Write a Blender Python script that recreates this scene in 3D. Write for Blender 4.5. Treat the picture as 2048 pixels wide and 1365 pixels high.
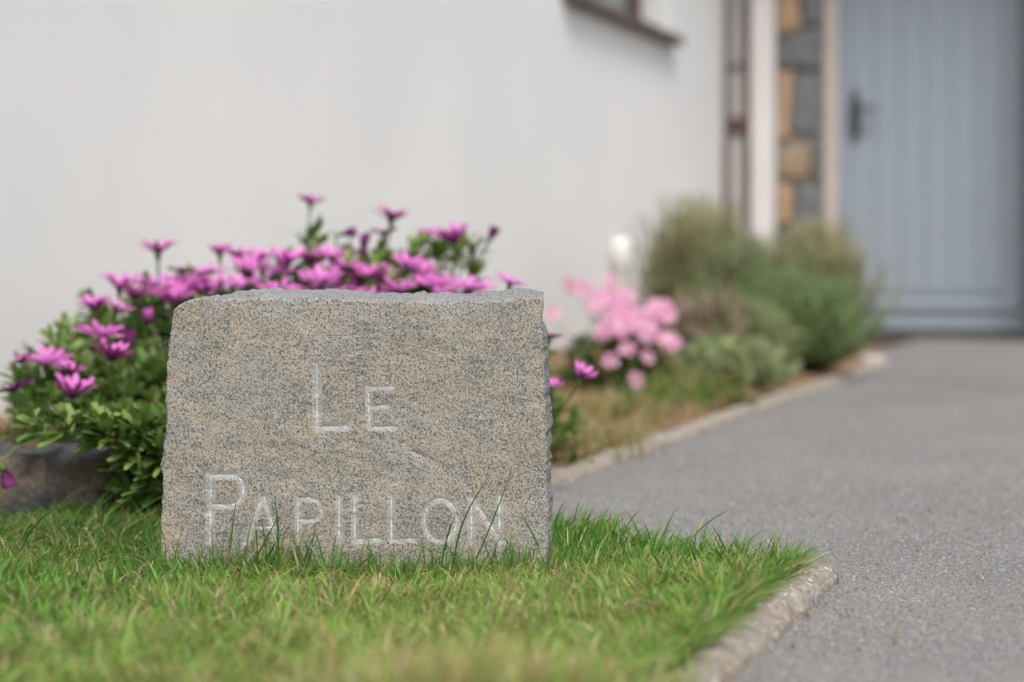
import bpy, bmesh, math, random
import numpy as np
from mathutils import Vector, Matrix, Euler

for o in list(bpy.data.objects): bpy.data.objects.remove(o)
SC = bpy.context.scene
COL = SC.collection
R = math.radians
random.seed(7); RNG = np.random.default_rng(11)

# ------------------------------------------------------------------ camera, sky, sun, exposure
F = 3982.0          # focal length in photograph pixels (70 mm on 36 mm, 2048 px wide)
H = 0.362           # camera height
HY = 515.0          # photograph row of the horizon
cam_d = bpy.data.cameras.new("camera"); cam = bpy.data.objects.new("camera", cam_d); COL.objects.link(cam)
cam.location = (0, 0, H); cam.rotation_euler = (R(90), 0, 0)
cam_d.sensor_width = 36; cam_d.lens = 70.0; cam_d.shift_y = -(682.5 - HY) / 2048.0
cam_d.clip_start = 0.05; cam_d.clip_end = 800
cam_d.dof.use_dof = True; cam_d.dof.focus_distance = 2.262; cam_d.dof.aperture_fstop = 2.75
SC.camera = cam

SUN_EL = R(54)
sun_dir = Vector((math.sin(R(171)) * math.cos(SUN_EL), math.cos(R(171)) * math.cos(SUN_EL), math.sin(SUN_EL)))
world = bpy.data.worlds.new("World"); SC.world = world; world.use_nodes = True
wn = world.node_tree.nodes; wl = world.node_tree.links
sky = wn.new("ShaderNodeTexSky"); sky.sky_type = 'NISHITA'; sky.sun_disc = False
sky.sun_elevation = SUN_EL; sky.sun_rotation = R(171); sky.dust_density = 4.0; sky.ozone_density = 1.0; sky.air_density = 1.0
hsv = wn.new("ShaderNodeHueSaturation"); hsv.inputs["Saturation"].default_value = 0.22
wl.new(sky.outputs[0], hsv.inputs["Color"]); wl.new(hsv.outputs[0], wn["Background"].inputs[0])
wn["Background"].inputs[1].default_value = 0.12
sun_d = bpy.data.lights.new("sun", 'SUN'); sun_d.energy = 1.4; sun_d.angle = R(20); sun_d.color = (1.0, 0.965, 0.92)
sun = bpy.data.objects.new("sun", sun_d); COL.objects.link(sun); sun.location = (0, -3, 8)
sun.rotation_euler = sun_dir.to_track_quat('Z', 'Y').to_euler()
SC.view_settings.view_transform = 'Standard'; SC.view_settings.look = 'None'
SC.view_settings.exposure = 0.70; SC.view_settings.gamma = 1.0
SC.render.engine = 'CYCLES'
SC.cycles.use_denoising = True
try:
    SC.cycles.denoiser = 'OPENIMAGEDENOISE'; SC.cycles.denoising_input_passes = 'RGB_ALBEDO_NORMAL'; SC.cycles.denoising_prefilter = 'ACCURATE'
except Exception: pass
SC.cycles.max_bounces = 8; SC.cycles.transparent_max_bounces = 8

# ------------------------------------------------------------------ frames and helpers
def at(px, py, D):                       # photograph pixel + depth -> world point
    return Vector(((px - 1024) / F * D, D, H - (py - HY) / F * D))
PHI = R(18.7)
CX, CY = 0.97, 9.18                      # inner corner of the house
NX, NY = math.cos(PHI), -math.sin(PHI)   # away from the long wall
DX, DY = math.sin(PHI), math.cos(PHI)    # along the long wall, towards the door
def W(a, b, z=0.0): return Vector((CX + NX * a + DX * b, CY + NY * a + DY * b, z))
def AB(x, y): return ((x - CX) * NX + (y - CY) * NY, (x - CX) * DX + (y - CY) * DY)

def _h(ix, iy, iz, s):
    n = (ix.astype(np.int64) * 374761393 + iy.astype(np.int64) * 668265263 + iz.astype(np.int64) * 2147483647 + s * 1274126177) & 0xffffffff
    n = ((n ^ (n >> 13)) * 1274126177) & 0xffffffff
    n = (n ^ (n >> 16)) & 0xffff
    return n / 32767.5 - 1.0
def vn(x, y, z=None, s=0):               # value noise, -1..1
    x = np.asarray(x, float); y = np.asarray(y, float); z = np.zeros_like(x) if z is None else np.asarray(z, float)
    ix, iy, iz = np.floor(x).astype(int), np.floor(y).astype(int), np.floor(z).astype(int)
    fx, fy, fz = x - ix, y - iy, z - iz
    fx, fy, fz = [t * t * (3 - 2 * t) for t in (fx, fy, fz)]
    def c(a, b, d): return _h(ix + a, iy + b, iz + d, s)
    l = lambda p, q, t: p + (q - p) * t
    return l(l(l(c(0,0,0), c(1,0,0), fx), l(c(0,1,0), c(1,1,0), fx), fy), l(l(c(0,0,1), c(1,0,1), fx), l(c(0,1,1), c(1,1,1), fx), fy), fz)
def fbm(x, y, z=None, o=4, s=0):
    r = 0; a = 1.0; k = 1.0
    for i in range(o):
        r = r + a * vn(np.asarray(x) * k, np.asarray(y) * k, None if z is None else np.asarray(z) * k, s + i * 17); a *= 0.5; k *= 2.03
    return r

def setp(o, label=None, cat=None, group=None, kind=None):
    if label: o["label"] = label
    if cat: o["category"] = cat
    if group: o["group"] = group
    if kind: o["kind"] = kind
    return o
def link(name, me, mat=None, parent=None, loc=None):
    o = bpy.data.objects.new(name, me); COL.objects.link(o)
    if mat is not None and not me.materials: me.materials.append(mat)
    if parent is not None: o.parent = parent
    if loc is not None: o.location = loc
    return o
def empty(name, loc=(0, 0, 0), rz=0.0):
    o = bpy.data.objects.new(name, None); COL.objects.link(o); o.location = loc; o.rotation_euler = (0, 0, rz); o.empty_display_size = 0.05
    return o
def mesh_np(name, verts, faces, cols=None, smooth=False, attrs=None):
    """faces: list of int arrays (n,3) / (n,4) concatenated"""
    me = bpy.data.meshes.new(name)
    verts = np.asarray(verts, np.float32); me.vertices.add(len(verts)); me.vertices.foreach_set("co", verts.ravel())
    fl = [np.asarray(f, np.int32) for f in faces if len(f)]
    loops = np.concatenate([f.ravel() for f in fl]); tot = np.concatenate([np.full(len(f), f.shape[1], np.int32) for f in fl])
    me.loops.add(len(loops)); me.loops.foreach_set("vertex_index", loops)
    me.polygons.add(len(tot)); st = np.concatenate([[0], np.cumsum(tot)[:-1]]).astype(np.int32)
    me.polygons.foreach_set("loop_start", st); me.polygons.foreach_set("loop_total", tot)
    if smooth: me.polygons.foreach_set("use_smooth", np.ones(len(tot), bool))
    if cols is not None:
        ca = me.color_attributes.new("col", 'FLOAT_COLOR', 'POINT')
        c4 = np.ones((len(verts), 4), np.float32); c4[:, :3] = cols; ca.data.foreach_set("color", c4.ravel())
    for k, v in (attrs or {}).items():
        at_ = me.attributes.new(k, 'FLOAT', 'POINT'); at_.data.foreach_set("value", np.asarray(v, np.float32))
    me.update(calc_edges=True); me.validate()
    return me
class MB:
    def __init__(s): s.v = []; s.f = []; s.c = []
    def add(s, vs, fs, col=(1, 1, 1)):
        n = len(s.v); s.v += [tuple(p) for p in vs]; s.f += [tuple(i + n for i in f) for f in fs]
        if len(vs) and isinstance(col, list): s.c += col
        else: s.c += [col] * len(vs)
    def tube(s, pts, rad, n=5, col=(1, 1, 1), cap=True):
        pts = [Vector(p) for p in pts]; rr = rad if isinstance(rad, (list, tuple)) else [rad] * len(pts)
        vs = []; fs = []
        for i, p in enumerate(pts):
            d = (pts[min(i + 1, len(pts) - 1)] - pts[max(i - 1, 0)])
            d = d.normalized() if d.length > 1e-9 else Vector((0, 0, 1))
            u = d.orthogonal().normalized() if i == 0 else (u - d * u.dot(d)).normalized()
            w = d.cross(u)
            for k in range(n):
                t = 2 * math.pi * k / n; vs.append(p + (u * math.cos(t) + w * math.sin(t)) * rr[i])
        for i in range(len(pts) - 1):
            for k in range(n):
                fs.append((i * n + k, i * n + (k + 1) % n, (i + 1) * n + (k + 1) % n, (i + 1) * n + k))
        if cap: fs.append(tuple(range(n - 1, -1, -1))); fs.append(tuple((len(pts) - 1) * n + k for k in range(n)))
        s.add(vs, fs, col)
    def mesh(s, name, smooth=False, col=True):
        me = bpy.data.meshes.new(name); me.from_pydata(s.v, [], s.f)
        if col:
            ca = me.color_attributes.new("col", 'FLOAT_COLOR', 'POINT')
            c4 = np.ones((len(s.v), 4), np.float32); c4[:, :3] = np.array(s.c, np.float32).reshape(-1, 3); ca.data.foreach_set("color", c4.ravel())
        if smooth: me.polygons.foreach_set("use_smooth", [True] * len(me.polygons))
        me.update(); return me
def box_mesh(name, x0, x1, y0, y1, z0, z1, bev=0.003, seg=2):
    bm = bmesh.new(); bmesh.ops.create_cube(bm, size=1.0)
    for v in bm.verts: v.co = ((x0 + x1) / 2 + v.co.x * (x1 - x0), (y0 + y1) / 2 + v.co.y * (y1 - y0), (z0 + z1) / 2 + v.co.z * (z1 - z0))
    if bev: bmesh.ops.bevel(bm, geom=bm.edges[:], offset=bev, segments=seg, profile=0.6, affect='EDGES')
    me = bpy.data.meshes.new(name); bm.to_mesh(me); bm.free(); return me
def box(name, x0, x1, y0, y1, z0, z1, mat, parent=None, bev=0.003):
    return link(name, box_mesh(name, x0, x1, y0, y1, z0, z1, bev), mat, parent)

# ------------------------------------------------------------------ materials
class NT:
    def __init__(s, name):
        s.m = bpy.data.materials.new(name); s.m.use_nodes = True; s.t = s.m.node_tree; s.b = s.t.nodes["Principled BSDF"]
        s.out = s.t.nodes["Material Output"]
    def n(s, typ, **kw):
        nd = s.t.nodes.new(typ)
        for k, v in kw.items():
            if k.startswith("i_"): nd.inputs[k[2:].replace("_", " ")].default_value = v
            else: setattr(nd, k, v)
        return nd
    def l(s, a, b): s.t.links.new(a, b)
    def coord(s, scale=None):
        tc = s.n("ShaderNodeTexCoord"); o = tc.outputs["Object"]
        if scale is not None:
            mp = s.n("ShaderNodeMapping"); mp.inputs["Scale"].default_value = scale; s.l(o, mp.inputs[0]); o = mp.outputs[0]
        return o
    def noise(s, co, scale, detail=3, rough=0.55, dist=0.0):
        nd = s.n("ShaderNodeTexNoise"); nd.inputs["Scale"].default_value = scale; nd.inputs["Detail"].default_value = detail
        nd.inputs["Roughness"].default_value = rough; nd.inputs["Distortion"].default_value = dist; s.l(co, nd.inputs["Vector"]); return nd.outputs["Fac"]
    def voro(s, co, scale, feat='F1', out="Color"):
        nd = s.n("ShaderNodeTexVoronoi"); nd.feature = feat; nd.inputs["Scale"].default_value = scale; s.l(co, nd.inputs["Vector"]); return nd.outputs[out]
    def ramp(s, fac, stops, interp='LINEAR'):
        r = s.n("ShaderNodeValToRGB"); r.color_ramp.interpolation = interp; e = r.color_ramp.elements
        while len(e) < len(stops): e.new(0.5)
        for q, (p, c) in zip(e, stops):
            q.position = p; q.color = (c, c, c, 1) if isinstance(c, (int, float)) else (*c, 1)
        s.l(fac, r.inputs[0]); return r.outputs[0]
    def mix(s, fac, a, b, mode='MIX'):
        m = s.n("ShaderNodeMix"); m.data_type = 'RGBA'; m.blend_type = mode
        for sock, v in ((m.inputs[0], fac), (m.inputs[6], a), (m.inputs[7], b)):
            if hasattr(v, "is_linked") or hasattr(v, "links"): s.l(v, sock)
            elif isinstance(v, (tuple, list)): sock.default_value = (*v, 1)
            else: sock.default_value = v
        return m.outputs[2]
    def math(s, op, a, b=0.0):
        m = s.n("ShaderNodeMath"); m.operation = op
        for sock, v in ((m.inputs[0], a), (m.inputs[1], b)):
            if isinstance(v, (int, float)): sock.default_value = v
            else: s.l(v, sock)
        return m.outputs[0]
    def bump(s, h, strength=0.3, dist=0.002):
        b = s.n("ShaderNodeBump"); b.inputs["Strength"].default_value = strength; b.inputs["Distance"].default_value = dist
        s.l(h, b.inputs["Height"]); s.l(b.outputs[0], s.b.inputs["Normal"])
    def set(s, col=None, rough=None, spec=None, metal=None):
        if col is not None:
            if isinstance(col, (tuple, list)): s.b.inputs["Base Color"].default_value = (*col, 1)
            else: s.l(col, s.b.inputs["Base Color"])
        if rough is not None: s.b.inputs["Roughness"].default_value = rough
        if spec is not None: s.b.inputs["Specular IOR Level"].default_value = spec
        if metal is not None: s.b.inputs["Metallic"].default_value = metal
    def attr(s, name, out="Color"):
        a = s.n("ShaderNodeAttribute"); a.attribute_name = name; return a.outputs[out]

def m_leaf(name, tint=(1, 1, 1), transl=0.35, rough=0.5, spec=0.35, nscale=60, var=0.25):
    t = NT(name); c = t.attr("col")
    nz = t.noise(t.coord(), nscale, 2)
    f = t.ramp(nz, [(0.25, 1 - var), (0.75, 1 + var)])
    c = t.mix(1.0, c, f, 'MULTIPLY'); c = t.mix(1.0, c, tint, 'MULTIPLY')
    t.set(c, rough, spec)
    tr = t.n("ShaderNodeBsdfTranslucent"); t.l(c, tr.inputs[0])
    mx = t.n("ShaderNodeMixShader"); mx.inputs[0].default_value = transl
    t.l(t.b.outputs[0], mx.inputs[1]); t.l(tr.outputs[0], mx.inputs[2]); t.l(mx.outputs[0], t.out.inputs[0])
    return t.m
def m_plain(name, col, rough=0.6, var=0.12, scale=20, bump=0.0, spec=0.4, metal=0.0, stretch=None, bs=200):
    t = NT(name); co = t.coord(stretch)
    f = t.ramp(t.noise(co, scale, 4), [(0.25, 1 - var), (0.75, 1 + var)])
    t.set(t.mix(1.0, col, f, 'MULTIPLY'), rough, spec, metal)
    if bump: t.bump(t.noise(co, bs, 4), bump, 0.003)
    return t.m

M = {}
M['leaf'] = m_leaf('leaf'); M['grass'] = m_leaf('grass_blade', transl=0.48, rough=0.45, nscale=30, var=0.15)
M['needle'] = m_leaf('needle_leaf', transl=0.25, nscale=15)
M['petal'] = m_leaf('petal', transl=0.3, rough=0.55, spec=0.25, nscale=90, var=0.12)
M['stem'] = m_leaf('stem', transl=0.05, nscale=80)
def _mk():
    # painted render
    t = NT('white_render'); co = t.coord()
    n1 = t.noise(co, 1.3, 5); n2 = t.noise(t.coord((1.2, 6, 0.9)), 2.2, 4)
    c = t.ramp(n1, [(0.3, (0.745, 0.75, 0.755)), (0.7, (0.80, 0.80, 0.80))])
    st = t.ramp(n2, [(0.62, 0.0), (0.85, 0.16)]); c = t.mix(st, c, (0.76, 0.70, 0.62))
    t.set(c, 0.85, 0.2); t.bump(t.noise(co, 90, 5), 0.25, 0.003); M['render'] = t.m
    # asphalt
    t = NT('asphalt'); co = t.coord()
    g = t.voro(co, 190); g = t.mix(0.85, g, t.math('ADD', t.noise(co, 400, 2), 0.0))
    sp = t.ramp(t.noise(co, 260, 2, 0.6), [(0.3, (0.085, 0.084, 0.085)), (0.5, (0.205, 0.20, 0.197)), (0.72, (0.35, 0.34, 0.332))])
    lo = t.ramp(t.noise(co, 2.6, 5), [(0.3, (0.86, 0.86, 0.87)), (0.7, (1.12, 1.10, 1.08))])
    t.set(t.mix(1.0, sp, lo, 'MULTIPLY'), 0.85, 0.3)
    h = t.math('ADD', t.voro(co, 170, out="Distance"), t.noise(co, 500, 3)); t.bump(h, 0.8, 0.003); M['asphalt'] = t.m
    # chips of the asphalt
    t = NT('asphalt_chip'); t.set(t.attr("col"), 0.8, 0.3); M['chip'] = t.m
    # concrete kerb with exposed aggregate
    t = NT('kerb_concrete'); co = t.coord()
    v = t.n("ShaderNodeTexVoronoi"); v.inputs["Scale"].default_value = 260; v.inputs["Randomness"].default_value = 1
    nzc = t.n("ShaderNodeTexNoise"); nzc.inputs["Scale"].default_value = 60; t.l(co, nzc.inputs["Vector"])
    t.l(t.mix(0.02, co, nzc.outputs["Color"], 'ADD'), v.inputs["Vector"])
    sep = t.n("ShaderNodeSeparateColor"); t.l(v.outputs["Color"], sep.inputs[0])
    c = t.ramp(sep.outputs[0], [(0.0, (0.30, 0.25, 0.20)), (0.25, (0.42, 0.29, 0.19)), (0.45, (0.38, 0.35, 0.32)), (0.7, (0.47, 0.42, 0.36)), (0.9, (0.24, 0.23, 0.22)), (0.965, (0.75, 0.72, 0.68))], 'CONSTANT')
    big = t.ramp(t.noise(co, 14, 4), [(0.3, (0.66, 0.70, 0.74)), (0.7, (1.02, 1.02, 1.0))]); c = t.mix(1.0, c, big, 'MULTIPLY')
    c = t.mix(t.ramp(t.noise(co, 420, 2), [(0.4, 0.0), (0.7, 0.5)]), c, (0.28, 0.26, 0.24))
    t.set(c, 0.9, 0.2); t.bump(t.math('ADD', v.outputs["Distance"], t.noise(co, 300, 3)), 0.7, 0.004); M['kerb'] = t.m
    # granite with sawn weathered face
    t = NT('granite'); co = t.coord()
    we = t.attr("weather", "Fac"); cut = t.attr("cut", "Fac"); line = t.attr("line", "Fac")
    n1 = t.noise(t.coord((1, 1, 1)), 480, 1.5, 0.6, 0.7); n2 = t.noise(t.coord((1.35, 1, 0.8)), 600, 1.0, 0.5, 0.8)
    pch = t.noise(co, 26, 4, 0.6); pc2 = t.noise(co, 7, 3)
    tan = t.mix(t.ramp(pch, [(0.35, 0.0), (0.65, 1.0)]), (0.295, 0.275, 0.24), (0.37, 0.295, 0.215))
    tan = t.mix(t.ramp(pc2, [(0.4, 0.0), (0.68, 0.55)]), tan, (0.315, 0.30, 0.27))
    base = t.mix(we, (0.29, 0.295, 0.30), tan)
    thr = t.math('ADD', n1, t.math('ADD', t.math('MULTIPLY', t.math('SUBTRACT', pch, 0.5), 0.16), t.math('MULTIPLY', t.math('SUBTRACT', pc2, 0.5), 0.14)))
    dk = t.ramp(thr, [(0.44, 0.92), (0.49, 0.0)])
    c = t.mix(dk, base, t.mix(we, (0.08, 0.088, 0.097), (0.098, 0.105, 0.107)))
    lt = t.ramp(n2, [(0.60, 0.0), (0.64, 0.75)]); c = t.mix(lt, c, (0.37, 0.35, 0.325))
    bk = t.ramp(n2, [(0.325, 1.0), (0.35, 0.0)]); c = t.mix(bk, c, (0.03, 0.032, 0.034))
    cg = t.ramp(t.noise(co, 520, 2, 0.6), [(0.36, (0.22, 0.217, 0.212)), (0.5, (0.325, 0.32, 0.315)), (0.66, (0.44, 0.435, 0.425))])
    cm = t.math('MULTIPLY', cut, t.ramp(t.noise(co, 300, 3), [(0.25, 0.45), (0.6, 0.95)]))
    c = t.mix(cm, c, cg)
    lm = t.math('MULTIPLY', line, t.ramp(t.noise(co, 140, 3), [(0.36, 0.1), (0.6, 1.0)])); c = t.mix(lm, c, (0.64, 0.63, 0.61))
    pits = t.ramp(t.noise(t.coord((1, 1, 1)), 95, 3, 0.7), [(0.27, 1.0), (0.31, 0.0)]); c = t.mix(t.math('MULTIPLY', pits, 0.5), c, (0.10, 0.085, 0.06))
    t.set(c, 0.8, 0.3); t.bump(t.math('ADD', n1, t.math('MULTIPLY', t.noise(co, 700, 2), 0.5)), 0.45, 0.0015); M['granite'] = t.m
    # field rock
    t = NT('field_rock'); co = t.coord(); c = t.mix(t.ramp(t.noise(co, 9, 4), [(0.5, 0.0), (0.64, 1.0)]), (0.105, 0.108, 0.116), (0.19, 0.15, 0.115))
    c = t.mix(1.0, c, t.ramp(t.noise(co, 120, 4), [(0.3, 0.65), (0.7, 1.25)]), 'MULTIPLY'); t.set(c, 0.9, 0.2); t.bump(t.noise(co, 45, 8, 0.7), 1.0, 0.02); M['rock'] = t.m
    # soil
    t = NT('soil'); co = t.coord(); c = t.ramp(t.noise(co, 45, 5, 0.65), [(0.3, (0.10, 0.065, 0.042)), (0.52, (0.26, 0.165, 0.10)), (0.72, (0.45, 0.32, 0.21))])
    t.set(c, 0.95, 0.1); t.bump(t.noise(co, 160, 5), 0.9, 0.01); M['soil'] = t.m
    t = NT('lawn_earth'); co = t.coord(); c = t.ramp(t.noise(co, 80, 5, 0.65), [(0.3, (0.05, 0.05, 0.02)), (0.6, (0.13, 0.12, 0.05)), (0.8, (0.27, 0.21, 0.11))])
    t.set(c, 0.95, 0.1); M['earth'] = t.m
    t = NT('glass'); t.set((0.30, 0.33, 0.33), 0.08, 0.6); f = t.ramp(t.noise(t.coord((1, 1, 0.6)), 2.0, 2), [(0.3, (0.48, 0.49, 0.47)), (0.7, (0.58, 0.59, 0.57))]); t.set(f); M['glass'] = t.m
_mk()
M['brown'] = m_plain('brown_frame', (0.115, 0.062, 0.055), 0.45, 0.25, 14, 0.15, stretch=(8, 8, 1))
M['slate'] = m_plain('sill_tile', (0.13, 0.105, 0.085), 0.6, 0.25, 18, 0.3)
M['door'] = m_plain('door_paint', (0.255, 0.29, 0.335), 0.5, 0.07, 9, 0.12, stretch=(14, 14, 1))
M['frame_beige'] = m_plain('frame_beige', (0.50, 0.43, 0.39), 0.6, 0.08, 10)
M['dark_frame'] = m_plain('dark_frame', (0.16, 0.17, 0.185), 0.6, 0.1, 10)
M['pewter'] = m_plain('pewter', (0.075, 0.085, 0.09), 0.42, 0.2, 40, metal=0.6)
M['mortar'] = m_plain('mortar', (0.36, 0.315, 0.28), 0.95, 0.25, 40, 0.6)
M['cream'] = m_plain('cream_plaster', (0.60, 0.575, 0.565), 0.8, 0.06, 6, 0.2)
M['white_plastic'] = m_plain('white_plastic', (0.68, 0.67, 0.635), 0.8, 0.05, 12)
M['threshold'] = m_plain('threshold', (0.07, 0.06, 0.055), 0.7, 0.2, 30)
M['rs_orange'] = m_plain('orange_stone', (0.38, 0.25, 0.155), 0.9, 0.35, 18, 0.6, bs=60)
M['rs_grey'] = m_plain('grey_stone', (0.135, 0.14, 0.145), 0.9, 0.3, 16, 0.6, bs=60)
M['rs_brown'] = m_plain('brown_stone', (0.27, 0.20, 0.13), 0.9, 0.35, 16, 0.6, bs=60)
M['roof'] = m_plain('soffit', (0.55, 0.54, 0.52), 0.8, 0.06, 6)
M['pebble'] = m_plain('white_pebble', (0.66, 0.65, 0.64), 0.8, 0.15, 60, 0.3)
M['pale_rock'] = m_plain('pale_rock', (0.52, 0.47, 0.42), 0.9, 0.2, 40, 0.5)

# ------------------------------------------------------------------ ground, driveway, lawn earth, bed soil
def sheet(name, pts, mat, kind='structure'):
    me = bpy.data.meshes.new(name); me.from_pydata([tuple(p) for p in pts], [], [tuple(range(len(pts)))]); o = link(name, me, mat); o["kind"] = kind; return o
sheet('ground', [(-300, -300, -0.06), (300, -300, -0.06), (300, 300, -0.06), (-300, 300, -0.06)], M['earth'])
def grid_ab(name, a0, a1, b0, b1, st, zf, mat):
    na = int((a1 - a0) / st) + 2; nb = int((b1 - b0) / st) + 2
    A, B = np.meshgrid(np.linspace(a0, a1, na), np.linspace(b0, b1, nb)); X = CX + NX * A + DX * B; Y = CY + NY * A + DY * B
    Z = zf(A, B, X, Y); idx = np.arange(na * nb).reshape(nb, na)
    q = np.stack([idx[:-1, :-1], idx[:-1, 1:], idx[1:, 1:], idx[1:, :-1]], -1).reshape(-1, 4)
    me = mesh_np(name, np.stack([X, Y, Z], -1).reshape(-1, 3), [q], smooth=True); o = link(name, me, mat); o["kind"] = "structure"; return o

KA, KB = 1.632, 1.066            # kerb centre lines: lawn kerb, bed kerb (distance from the wall)
BC = -6.81                       # where the lawn kerb stops
def lawn_in(A, B):               # inside the lawn outline (metres, positive = inside)
    back = BC + (KA - A) / (KA - KB) * (-6.54 - BC)
    back = np.where(A < KB, -6.54 - np.clip(KB - A, 0, 0.34) * 0.3, back)
    return np.minimum(KA - 0.014 - A, back - B)
def lawn_z(X, Y):
    k = np.exp(-((X + .18) / .28) ** 4) * np.exp(-((Y - 2.15) / .35) ** 4)
    return 0.009 - 0.016 * k - 0.014 * np.clip((-.40 - X) / .06, 0, 1) * np.clip((Y - 2.1) / .2, 0, 1) + 0.006 * fbm(X * 4.1, Y * 4.1, o=3, s=5)
def lz(A, B, X, Y):
    d = lawn_in(A, B); return lawn_z(X, Y) - 0.05 * (1 - np.clip((d + 0.012) / 0.02, 0, 1))
grid_ab('driveway', 0.9, 9.0, -18.0, 0.06, 0.03, lambda A, B, X, Y: 0.004 * fbm(X * 1.1, Y * 1.1, o=3) * np.clip((A - 1.7), 0, 1) - 0.055 * (lawn_in(A, B) > 0.03), M['asphalt'])
grid_ab('lawn', 0.0, 1.66, -10.5, -6.2, 0.018, lz, M['earth'])
def bed_z(A, B):
    k = np.clip((KB - A) / 0.45, 0, 1); e = np.clip((-B - 5.6) / 0.8, 0, 1)
    return 0.012 + 0.035 * k + 0.035 * e * k + 0.008 * fbm(A * 9, B * 9, o=3, s=3)
def bz(A, B, X, Y):
    Z = bed_z(A, B); front = -6.60 + np.clip((A - 0.72) / 0.34, 0, 1) * 0.06
    return np.where((B < front) | ((B > -2.35) & (A > 0.62)), -0.04, Z)
grid_ab('flower_bed_soil', 0.0, KB - 0.012, -6.66, -0.02, 0.02, bz, M['soil'])

# kerbs
def kerb_mesh(L, top, w, seed):
    n = int(L / 0.012); prof = []
    for k in range(13):
        t = math.pi * k / 12; prof.append((math.cos(t) * w / 2, top - w * 0.42 + math.sin(t) * w * 0.42))
    prof = [(w / 2, -0.04)] + prof + [(-w / 2, -0.04)]; P = np.array(prof); m = len(P)
    S = np.linspace(0.0015, L - 0.0015, n); sx = 1 - 0.05 * np.exp(-np.minimum(S, L - S) / 0.006)
    A = P[None, :, 0] * sx[:, None]; Z = np.repeat(P[None, :, 1], n, 0); B = np.repeat(S[:, None], m, 1)
    d = 0.0032 * fbm(A * 40 + seed, B * 40, Z * 40, o=3) ; sc = np.abs(P[None, :, 0]) / (w / 2)
    Z = Z + d * (Z > 0); A = A + d * 0.8 * np.sign(A)
    v = np.stack([A, B, Z], -1).reshape(-1, 3); idx = np.arange(n * m).reshape(n, m)
    q = np.stack([idx[:-1, :-1], idx[1:, :-1], idx[1:, 1:], idx[:-1, 1:]], -1).reshape(-1, 4)
    c0 = v[:m].mean(0); c1 = v[-m:].mean(0); v = np.concatenate([v, [c0, c1]]); N = n * m
    t0 = np.array([[N, idx[0, (i)], idx[0, (i + 1) % m]] for i in range(m)]); t1 = np.array([[N + 1, idx[-1, (i + 1) % m], idx[-1, i]] for i in range(m)])
    return mesh_np('kerb_block', v, [q, t0, t1], smooth=True)
def kerb(name, a, b0, b1, top, w, L=0.9):
    e = empty(name, W(a, b1), -PHI); e["kind"] = "structure"; b = 0.0; i = 0
    while b > b0 - b1 + 0.05:
        o = link('kerb_block', kerb_mesh(L, top, w, i * 3.3), M['kerb'], e); o.location = (random.uniform(-.002, .002), b - L, random.uniform(-.002, .002)); b -= L; i += 1
kerb('lawn_kerb', KA + .004, -12.0, BC + 0.015, 0.025, 0.048)
kerb('bed_kerb', KB, -6.5, -2.35, 0.022, 0.050, 0.83)

# coarse chippings of the asphalt, near enough to be seen one by one
def chips(n):
    D = 1.55 + 3.6 * (1 - np.sqrt(1 - RNG.random(n * 3) ** 1.3)); X = -0.15 + (0.30 * D + 0.25) * RNG.random(n * 3)
    a, b = (X - CX) * NX + (D - CY) * NY, (X - CX) * DX + (D - CY) * DY
    ok = ((a > KA + 0.02) | ((b > -6.5) & (a > KB + 0.03)) | (lawn_in(a, b) < -0.02)) & (a > KB + .03); X, D = X[ok][:n], D[ok][:n]; n = len(X)
    r = (0.0009 + 0.0014 * RNG.random(n) ** 1.8) * (1 + 0.2 * (D - 1.6)); th = RNG.random(n) * 6.283
    base = np.array([[1, 0, 0], [0.1, .95, 0], [-.9, .1, 0], [0, -1.05, 0], [0.1, 0.05, .62]])
    jit = 1 + 0.5 * (RNG.random((n, 5, 1)) - .5); p = base[None] * jit
    p[:, :4, 2] = -0.0; c, s = np.cos(th)[:, None], np.sin(th)[:, None]
    x = p[:, :, 0] * c - p[:, :, 1] * s; y = p[:, :, 0] * s + p[:, :, 1] * c
    v = np.stack([X[:, None] + x * r[:, None], D[:, None] + y * r[:, None], p[:, :, 2] * r[:, None] * 1.15 - 0.0003], -1).reshape(-1, 3)
    f = np.array([[0, 1, 4], [1, 2, 4], [2, 3, 4], [3, 0, 4]]); faces = (f[None] + (np.arange(n) * 5)[:, None, None]).reshape(-1, 3)
    g = np.clip(0.20 + 0.065 * RNG.standard_normal(n), 0.06, 0.42); col = np.stack([g * 1.01, g, g * 0.99], -1)
    wr = RNG.random(n) < 0.05; col[wr] *= np.array([1.35, 1.1, .85])
    return mesh_np('asphalt_chippings', v, [faces], cols=np.repeat(col, 5, 0))
o = link('asphalt_chippings', chips(95000), M['chip']); setp(o, 'loose grey stone chippings bound in the asphalt surface of the driveway', 'chippings', kind='stuff')

# ------------------------------------------------------------------ house
HS = empty('house', W(0, 0), -PHI)     # local x: away from the long wall, local y: along it, corner at the origin
setp(HS, 'white rendered house with brown window frames, grey front door and stone panel', 'house')
WB0, WB1, WZ0, WZ1 = -2.45, -1.0, 1.235, 2.35        # window opening in the long wall
box('wall', -0.25, 0, -14, WB0, -0.06, 2.62, M['render'], HS, 0)
box('wall', -0.2499, 0.0004, WB1, 0.0, -0.06, 2.62, M['render'], HS, 0.006)
box('wall', -0.2499, -0.0003, WB0 + .0005, WB1 - .0005, -0.06, WZ0, M['render'], HS, 0)
box('wall', -0.2499, -0.0003, WB0 + .0005, WB1 - .0005, WZ1, 2.62, M['render'], HS, 0)
M['pane'] = m_plain('window_pane', (0.26, 0.29, 0.31), 0.12, 0.2, 3, spec=0.6)
wd = box('window', -0.165, -0.155, WB0 + .04, WB1 - .04, WZ0 + .04, WZ1 - .04, M['pane'], HS, 0)
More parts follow.
